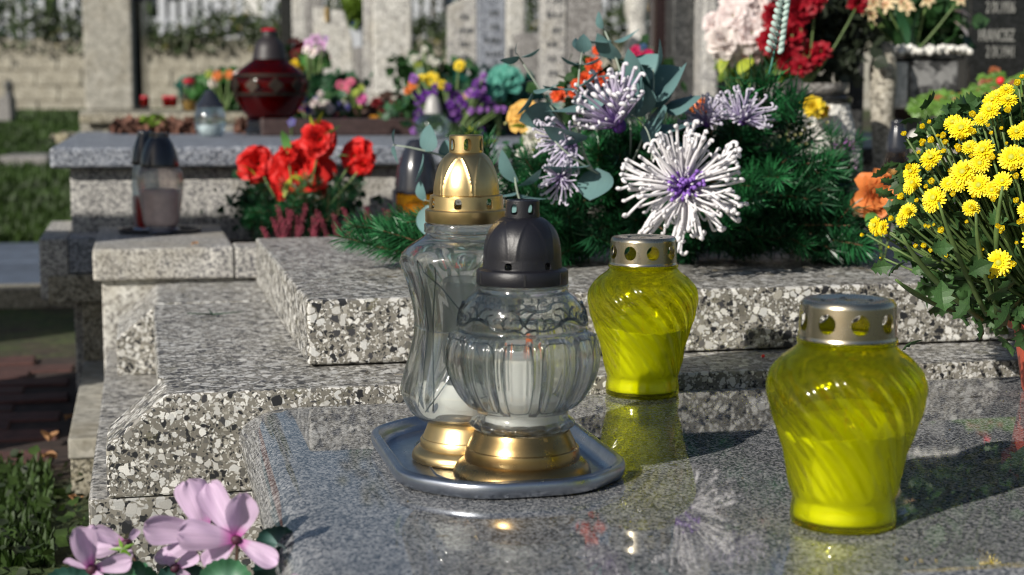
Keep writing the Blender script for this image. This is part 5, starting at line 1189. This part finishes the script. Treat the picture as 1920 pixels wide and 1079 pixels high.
# two lanterns with the oval tray on the granite cap
tq = atz(300, 436, .0815)
tt = thing('oval_lantern_tray', 'dark oval tray under the two lanterns on the light granite slab', 'tray', tq, .1)
link('tray_dish', lathe([(.001, .002), (.070, .002), (.076, .009), (.080, .009), (.076, 0), (.001, 0)], 48), tt, sc=(1.08, .62, 1), m=pmat('dark_pewter', (.03, .032, .04), .3, coat=.3))
lantern('front lantern with dark pointed cap and silver base on the oval tray', 303, 431, tq.y-.012, [(26, 10), (32, 14), (36, 40), (41, 70), (43, 95), (40, 112), (34, 120)], m_glass('smoky_glass', (.80, .76, .75), .45, 0., (.82, .78, .77)), [(35, 120), (36, 124), (33, 140), (27, 158), (21, 170), (18, 174), (18, 181), (16, 183), (.1, 183)], DKCAP,
    candle=([(.1, 12), (28, 13), (31, 45), (30, 78), (.1, 78)], pmat('mauve_wax', (.82, .74, .74), .5)), base=[(.1, 0), (36, 0), (35, 4), (28, 9), (26, 11), (.1, 10.5)], bm_=STEEL, zb=.084)
lantern('rear lantern of bluish glass with dark cap on the oval tray', 276, 428, tq.y+.045, [(24, 6), (26, 40), (25, 100), (22, 120)], BGL, [(24, 120), (25, 126), (21, 150), (14, 172), (12, 182), (.1, 183)], DKCAP, candle=([(.1, 8), (17, 9), (17, 60), (.1, 60)], RWX), base=[(.1, 0), (28, 0), (25, 5), (.1, 5.5)], bm_=STEEL, zb=.084)
# big red lantern
t = lantern('very large round red glass lantern with dark filigree bands and tall cap', 508, 258, 4.75, [(44, 24), (40, 28), (50, 40), (64, 66), (69, 90), (67, 102), (54, 118), (38, 130), (30, 136)], RGL, [(32, 136), (31, 142), (27, 160), (19, 172), (14, 176), (13, 186), (.1, 187)], pmat('matte_dark_cap', (.022, .018, .02), .5),
    candle=([(.1, 30), (38, 31), (54, 60), (58, 90), (40, 110), (.1, 110)], pmat('red_candle', (.36, .010, .008), .5, trans=.3)), base=[(.1, 0), (46, 0), (46, 8), (42, 14), (42, 25), (.1, 25.5)], bm_=GR_BK, zb=.2535)
k = mpp(4.75)
link('red_cap_knob', lathe(dense([(.001, 187*k), (12*k, 187*k), (15*k, 189*k), (9*k, 192*k), (.001, 193*k)], 16), 20), t, m=REDC)
fil = m_metal('dark_filigree', (.07, .055, .045), .6, .2)
for i in range(10):
    a = -pi/2+.3+i*pi/5; mb = MB()
    q = [(0, 15), (15, 0), (0, -15), (-15, 0), (0, 15)]
    mb.add([(x*k, 0, z*k) for x, z in q[:4]]+[(x*k*.9, -1.4*k, z*k*.9) for x, z in q[:4]], [(4, 5, 6, 7), (0, 1, 5, 4), (1, 2, 6, 5), (2, 3, 7, 6), (3, 0, 4, 7)])
    link('filigree_diamond', mb.me(False), t, (70*k*math.cos(a), 70*k*math.sin(a), 88*k), (0, 0, a+pi/2), m=fil)
link('filigree_band', lathe([(68.5*k, 103*k), (69*k, 105*k), (66*k, 109*k)], 48), t, m=fil); link('filigree_band', lathe([(66.5*k, 69*k), (68*k, 71*k), (68.5*k, 75*k)], 48), t, m=fil)
lantern('small lantern of pale blue glass with black cone cap left of the red one', 395, 262, 4.45, [(20, 0), (27, 14), (29, 34), (24, 50), (20, 54)], BGL, [(23, 52), (27, 55), (20, 64), (12, 76), (7, 84), (.1, 86)], DKCAP, candle=([(.1, 2), (16, 3), (20, 20), (.1, 20)], WAXW), zb=.2535)
lantern('small lantern with amber wax and clear glass left of the grey bottle', 356, 211, 7.0, [(9, 0), (13, 10), (14, 30), (12, 48), (9, 54)], GGL, [(10, 54), (11, 60), (.1, 62)], REDC, candle=([(.1, 1), (8, 1), (11, 20), (.1, 21)], YWX))
lantern('grey bottle shaped lantern with black cap behind the black cone cap', 384, 205, 7.0, [(9, 0), (11, 20), (10, 44), (5, 54)], GGL, [(5, 54), (6, 60), (3, 66), (.1, 68)], DKCAP, candle=([(.1, 1), (8, 1), (8, 30), (.1, 31)], WAXW))
for (px, lab) in ((272, 'small red glass votive nearest the black stele'), (313, 'second small red glass votive, middle of three'), (325, 'third small red votive, rightmost and paler')):
    lantern(lab, px, 201, 7.2, [(6, 0), (8, 6), (8, 16)], RGL, [(8, 16), (7, 20), (.1, 21)], REDC, candle=([(.1, 1), (6, 1), (6, 12), (.1, 12)], RWX), group='small red votives')
# yellow box lantern with dark pointed hood
t = lantern('square amber glass lantern with large dark pointed hood beside the red bouquet', 783, 428, 3.3, None, m_glass('amber_glass', (.75, .50, .02), .5, 0., (.75, .50, .03)), [(38, 92), (42, 96), (41, 112), (37, 140), (30, 162), (21, 182), (14, 192), (.1, 194)], DKCAP, candle=([(.1, 2), (24, 2), (24, 70), (.1, 70)], pmat('amber_fill', (.92, .66, .03), .6)), box=(36, 0, 98), zb=.06)
lantern('clear lantern behind the hooded one under the purple flowers', 812, 262, 4.3, [(24, 0), (32, 12), (34, 26), (26, 38), (18, 44)], BGL, [(17, 44), (15, 56), (10, 72), (.1, 80)], pmat('pale_cap', (.35, .34, .33), .4), candle=([(.1, 1), (18, 2), (18, 12), (.1, 12)], WAXW), zb=.2535)
# right side lanterns
lantern('clear lantern with orange cap and amber wax before the dark headstone', 1310, 215, 3.9, [(24, 0), (27, 8), (27, 40), (20, 54), (16, 58)], GGL, [(17, 58), (19, 64), (17, 84), (12, 90), (.1, 91)], ORC_, candle=([(.1, 1), (23, 1), (24, 28), (.1, 29)], pmat('orange_wax', (.75, .36, .07), .5, trans=.3)), zb=.24)
lantern('tiny amber capped lantern right of the orange capped one', 1381, 196, 3.95, [(9, 0), (11, 10), (9, 24)], GGL, [(10, 24), (9, 32), (.1, 33)], ORC_, candle=([(.1, 1), (8, 1), (8, 12), (.1, 12)], YWX), zb=.24)
lantern('dark capped smoky lantern standing before the tall terrazzo vase', 1680, 345, 3.25, [(26, 0), (29, 20), (28, 42), (20, 62), (17, 70)], m_glass('smoky_glass2', (.50, .45, .42), .5, 0., (.55, .50, .47)), [(18, 70), (20, 76), (18, 96), (15, 112), (13, 118), (13, 128), (.1, 130)], DKCAP, candle=([(.1, 1), (20, 2), (21, 40), (.1, 41)], m_metal('brass_candle', (.7, .45, .15), .4)), zb=.173)
# ---- bouquets on the far tombs
bouquet('yellow_posy', 'yellow blossoms behind the red lantern cap on the right', 5.6, [(552, 122, 11, 'carnation', YL), (562, 126, 10, 'carnation', YL), (545, 130, 8, 'carnation', YL)], (556, 232), fol=[(560, 145, 26, 40, 260, .03, LEAF_D), (575, 110, 30, 30, 120, .03, MAR)])
bouquet('lilac_orchid_spray', 'tall pink and lilac blossoms in a slim teal green vase', 5.3, [(578, 80, 13, 'orchid', LIL), (592, 72, 13, 'orchid', LIL), (602, 84, 12, 'orchid', LIL), (585, 98, 11, 'orchid', PINKW), (600, 100, 11, 'lily', LIL), (573, 92, 9, 'orchid', PINKW), (608, 72, 8, 'orchid', LPUR)], (592, 236), fol=[(592, 116, 14, 10, 100, .03, GRN)], vase=(12, 92, m_glass('teal_glass', (.35, .60, .56), .4, .1, (.35, .58, .55))))
mx = []
for (cx, cy_, n, sx, sy, ms, kd) in ((595, 195, 12, 22, 20, (PNK, PINKW, WHT, BLU), 'carnation'), (570, 205, 5, 12, 16, (BLU, ORA, PNK), 'carnation'), (640, 205, 9, 20, 12, (WHT, PNK, BLU), 'carnation'), (660, 165, 7, 20, 18, (PNK, LIME, YL), 'daisy')):
    mx.append([(cx+r5.gauss(0, sx*.6), cy_+r5.gauss(0, sy*.6), r5.uniform(6, 11), kd, r5.choice(ms)) for _ in range(n)])
bouquet('mixed_pink_posy', 'low mixed pink white and blue posy just right of the red lantern', 5.0, mx[0]+mx[1], (590, 240), fol=[(595, 210, 50, 34, 260, .028, LEAF_D)])
bouquet('white_and_blue_posy', 'low white and violet blue posy on the dark red kerb', 5.1, mx[2]+[(641, 200, 13, 'rose', WHT)], (640, 238), fol=[(640, 214, 44, 26, 220, .028, LEAF_D)])
bouquet('lime_and_pink_spray', 'lime green spray with one pink blossom before the white granite headstone', 5.15, mx[3]+[(668, 196, 12, 'lily', LIME), (672, 180, 12, 'lily', LIME), (679, 185, 11, 'rose', fmat('hot_pink', (.75, .18, .45))), (660, 215, 10, 'lily', LIME), (676, 222, 10, 'daisy', LIME)], (670, 236), fol=[(640, 165, 34, 24, 260, .03, PINE), (672, 220, 30, 20, 90, .03, LEAF_L)])
bouquet('maroon_posy', 'dark maroon and amber flowers left of the purple bouquet', 5.0, [(706, 192, 12, 'carnation', MAR), (715, 200, 11, 'carnation', MAR), (700, 224, 10, 'carnation', fmat('amber', (.65, .30, .02))), (722, 228, 9, 'carnation', fmat('amber', (.65, .30, .02))), (735, 196, 8, 'carnation', MAR), (745, 208, 9, 'carnation', MAR)], (720, 240), fol=[(738, 215, 40, 30, 420, .03, pmat('brown_foliage', (.06, .03, .02), .7, var=.4))])
pf = [(r5.gauss(845, 38), r5.gauss(195, 24), r5.uniform(7, 11), 'carnation', r5.choice((PUR, PUR, LPUR))) for _ in range(46)]
pf += [(r5.gauss(790, 14), r5.gauss(190, 12), r5.uniform(9, 13), 'carnation', PUR) for _ in range(7)]+[(r5.gauss(905, 12), r5.gauss(150, 20), 8, 'carnation', LPUR) for _ in range(8)]+[(r5.gauss(918, 12), 205, 8, 'carnation', LPUR) for _ in range(4)]
pf += [(860, 122, 12, 'daisy', YL), (808, 148, 15, 'daisy', YL), (875, 185, 15, 'daisy', YL), (830, 158, 10, 'daisy', YL), (775, 158, 12, 'carnation', ORA), (765, 170, 9, 'carnation', ORA), (790, 145, 8, 'daisy', YL)]
bouquet('purple_bouquet', 'big bouquet of small purple blossoms with yellow accents', 4.35, pf, (850, 262), fol=[(850, 200, 90, 50, 620, .026, PINE), (790, 200, 40, 30, 160, .026, LEAF_D)])
bouquet('teal_flower', 'large teal artificial flower right of the purple bouquet', 4.4, [(940, 148, 34, 'rose', TEAL), (925, 160, 24, 'rose', TEAL)], (935, 262), fol=[(930, 185, 62, 46, 520, .03, pmat('dark_teal_leaf', (.01, .09, .065), .5, trans=.2))])
bouquet('white_posy', 'small white and lime blossoms at the foot of the white granite headstone', 5.9, [(776, 110, 9, 'carnation', WHT), (792, 104, 9, 'carnation', WHT), (806, 112, 10, 'carnation', WHT), (784, 122, 8, 'carnation', LIME), (818, 118, 8, 'carnation', WHT), (796, 92, 7, 'carnation', WHT)], (795, 215), fol=[(795, 138, 44, 30, 380, .035, LEAF_D)])
bouquet('hosta_leaves', 'broad yellow green leaves rising behind the gold lantern cap', 3.2, [], (888, 470), cat='plant', leaves=[(885, 285, 845, 255, 14, YGR), (888, 285, 880, 236, 15, YGR), (890, 285, 905, 240, 13, GRN), (892, 285, 935, 262, 14, YGR), (880, 290, 850, 275, 12, GRN)])
bouquet('yellow_rose', 'big peach yellow rose left of the eucalyptus', 3.0, [(980, 212, 32, 'rose', PEACH)], (985, 447), leaves=[(985, 240, 955, 238, 8, YGR), (990, 240, 1000, 228, 8, GRN)])
bouquet('white_roses', 'cream white roses tucked behind the wreath at left', 2.95, [(1012, 232, 26, 'rose', WHT), (1000, 262, 22, 'carnation', WHT), (985, 290, 18, 'carnation', WHT)], (1005, 450), fol=[(1000, 290, 50, 40, 160, .018, PINE)])
bouquet('magenta_posy', 'magenta and red blossoms behind the eucalyptus in front of the weathered pillar', 3.9, [(1194, 95, 12, 'rose', MAG), (1212, 106, 14, 'rose', MAG), (1188, 118, 14, 'rose', RED), (1205, 88, 8, 'daisy', fmat('navy', (.03, .08, .22)))], (1200, 260), fol=[(1200, 150, 50, 50, 300, .028, LEAF_D), (1236, 142, 14, 12, 60, .024, GRN)])
# right cluster
fl_ = [(1375, 30, 36, 'rose', PINKW), (1410, 60, 34, 'rose', PINKW), (1360, 75, 34, 'rose', fmat('blush', (.84, .76, .72), (.8, .5, .5))), (1345, 45, 26, 'rose', PINKW), (1408, 92, 28, 'rose', fmat('blush2', (.82, .60, .58), (.75, .3, .3))), (1385, 5, 36, 'rose', PINKW), (1420, 15, 30, 'rose', PINKW), (1365, 100, 24, 'rose', fmat('blush', (.84, .76, .72)))]
bouquet('pink_white_peonies', 'large blush pink and white peony blossoms at the top right', 3.55, fl_, (1400, 342), cat='flowers', leaves=[(1365, 100, 1350, 140, 10, YGR), (1370, 110, 1352, 128, 8, GRN), (1410, 110, 1385, 140, 14, YGR), (1430, 100, 1455, 140, 14, YGR)], fol=[(1400, 125, 50, 24, 200, .03, LEAF_L)])
bouquet('crimson_carnations', 'mass of crimson carnations between peonies and cream flowers', 3.5, [(1455, 30, 34, 'carnation', DRED), (1500, 20, 34, 'carnation', DRED), (1445, 75, 30, 'carnation', DRED), (1485, 65, 34, 'carnation', DRED), (1478, 112, 28, 'carnation', RED if 0 else DRED), (1515, 105, 34, 'carnation', DRED), (1540, 95, 22, 'carnation', DRED), (1500, 125, 22, 'carnation', DRED), (1610, 5, 22, 'carnation', DRED), (1470, -20, 34, 'carnation', DRED), (1530, -5, 26, 'carnation', DRED)], (1515, 160), fol=[(1560, 60, 60, 70, 800, .03, pmat('very_dark_leaf', (.012, .02, .008), .6)), (1430, 130, 60, 20, 160, .03, LEAF_L)])
cf = [(r5.uniform(1530, 1640), r5.uniform(-14, 30), r5.uniform(12, 17), 'lily', CREAM) for _ in range(11)]+[(1612, 45, 15, 'lily', CREAM), (1600, 30, 14, 'lily', CREAM), (1695, 5, 17, 'lily', CREAM), (1700, 12, 15, 'lily', CREAM), (1740, -2, 15, 'lily', CREAM), (1800, -4, 14, 'lily', CREAM), (1560, 22, 15, 'lily', CREAM), (1580, 20, 15, 'lily', CREAM), (1660, 8, 16, 'lily', CREAM)]
bouquet('cream_alstroemeria', 'cream and pink alstroemeria with long dark green leaves in the dark planter', 3.72, cf, (1715, 100), fol=[(1735, 50, 60, 45, 620, .04, LEAF_D)], leaves=[(1690, 92, 1640, 25, 12, LEAF_D), (1695, 92, 1650, 50, 12, LEAF_D), (1700, 92, 1680, 15, 12, PINE), (1705, 92, 1700, 20, 12, LEAF_D), (1715, 92, 1730, 10, 12, PINE)])
bouquet('pale_leaf_spray', 'a few pale grey leaves beside the black headstone', 3.8, [], (1790, 100), cat='plant', leaves=[(1790, 40, 1815, 70, 10, PINKW), (1788, 20, 1820, 32, 8, PINKW)])
SED = pmat('sedum_leaf', (.12, .24, .04), .45, var=.5, vscale=12, trans=.25); SED2 = pmat('sedum_red', (.30, .10, .04), .45, var=.4, trans=.2)
t = thing('sedum_mat', 'mat of green and reddish sedum spilling over the white pebble shelf', 'plant', aty(1800, 190, 3.55))
o = t.location; k = mpp(3.55)
ros = MB()
for i in range(14):
    a = i*2.4; el = .3+.9*i/14; ros.add(lf, lff, Matrix.Rotation(a, 4, 'Z') @ Matrix.Rotation(-el, 4, 'X') @ Matrix.Diagonal((.9, 1, 1, 1)))
rme = [ros.me(False), None]; rme[1] = rme[0].copy(); rme[0].materials.append(SED); rme[1].materials.append(SED2)
for i in range(240):
    px = r5.uniform(1712, 1960); top = 185-max(0, (px-1740))*.32+15*math.sin(px*.06); py = r5.uniform(max(122, top), 208)
    p = aty(px, py, 3.55+(py-200)*-.0022)-o; place('rosette', rme[0 if r5.random() < .8 else 1], t, orient(p, (r5.uniform(-.5, .5), -.8, r5.uniform(.3, 1)), r5.uniform(0, 6), r5.uniform(.014, .024)))
link('soil_mound', box_me(-85*k, 150*k, .16, .22, -40*k, 20*k, .02), t, m=pmat('dark_soil', (.03, .018, .015), .9))
link('red_berry', mesh(*ICO2, True), t, aty(1876, 152, 3.5)-o, sc=.009, m=pmat('berry_red', (.7, .02, .03), .4))
bouquet('yellow_blossom_cluster', 'yellow blossom cluster with orange hearts on the pebble planter', 3.33, [(1525, 200, 24, 'carnation', YL), (1540, 208, 18, 'carnation', YL), (1510, 195, 14, 'carnation', YL), (1542, 214, 7, 'bud', ORA), (1552, 204, 8, 'bud', fmat('amber', (.65, .30, .02)))], (1535, 250), stems=False)
bouquet('orchid_blossom', 'violet pink orchid at the foot of the pebble planter', 3.2, [(1572, 282, 22, 'orchid', ORC), (1590, 275, 18, 'orchid', ORC), (1580, 305, 16, 'orchid', ORC), (1592, 310, 14, 'lily', LIL)], (1585, 358), leaves=[(1618, 350, 1616, 262, 3, PINE), (1600, 345, 1620, 300, 4, PINE)])
bouquet('orange_lily', 'big orange and peach lily between wreath and chrysanthemum', 2.42, [(1650, 368, 46, 'rose', ORA), (1640, 390, 34, 'lily', fmat('peach', (.85, .48, .30))), (1672, 378, 30, 'lily', fmat('peach', (.85, .48, .30)))], (1655, 497), leaves=[(1650, 410, 1600, 440, 16, PINE), (1660, 410, 1700, 440, 16, PINE), (1640, 400, 1625, 425, 12, GRN)])
bouquet('peach_and_orange_posy', 'peach and orange blossoms left of the red lantern', 6.6, [(408, 142, 9, 'rose', ORA), (430, 140, 9, 'rose', ORA), (398, 154, 9, 'rose', PINKW), (392, 140, 7, 'rose', LIME), (446, 142, 9, 'rose', PINKW)], (420, 212), fol=[(418, 175, 44, 34, 520, .04, pmat('mid_green', (.04, .15, .03), .5, trans=.25))])
bouquet('teal_posy', 'tiny teal and green posy behind the small amber lantern', 7.2, [(344, 150, 8, 'carnation', TEAL)], (350, 212), fol=[(366, 160, 16, 16, 120, .03, LEAF_D), (346, 175, 10, 22, 80, .03, pmat('dark_teal_leaf', (.01, .09, .065), .5, trans=.2))])
DRYP = pmat('dry_plant', (.10, .045, .03), .85, var=.5, vscale=30)
def dryfn(x0, x1, y0, y1, Y): return lambda r: tuple(aty(r.uniform(x0, x1), r.triangular(y0, y1, y1), Y+r.uniform(-.15, .15)))
tag(leafcloud(dryfn(215, 372, 222, 252, 4.9), 1500, .02, r5, 'dry_sedum', DRYP), 'reddish brown dry ground cover planted along the blue grey tomb', 'plants')
tag(leafcloud(dryfn(445, 470, 222, 250, 4.9), 200, .02, r5, 'dry_sedum', DRYP), 'small clump of dry brown ground cover left of the red lantern foot', 'plants')
tag(leafcloud(dryfn(262, 305, 218, 232, 4.9), 120, .02, r5, 'green_tuft', LEAF_L), 'small fresh green tuft in the dry brown ground cover', 'plant')
bouquet('violet_pansy', 'single violet blue pansy at the foot of the red lantern', 4.5, [(546, 229, 9, 'orchid', BLU)], (546, 258), stems=True)
# small dark bowl under the yellow posy stands on the tomb
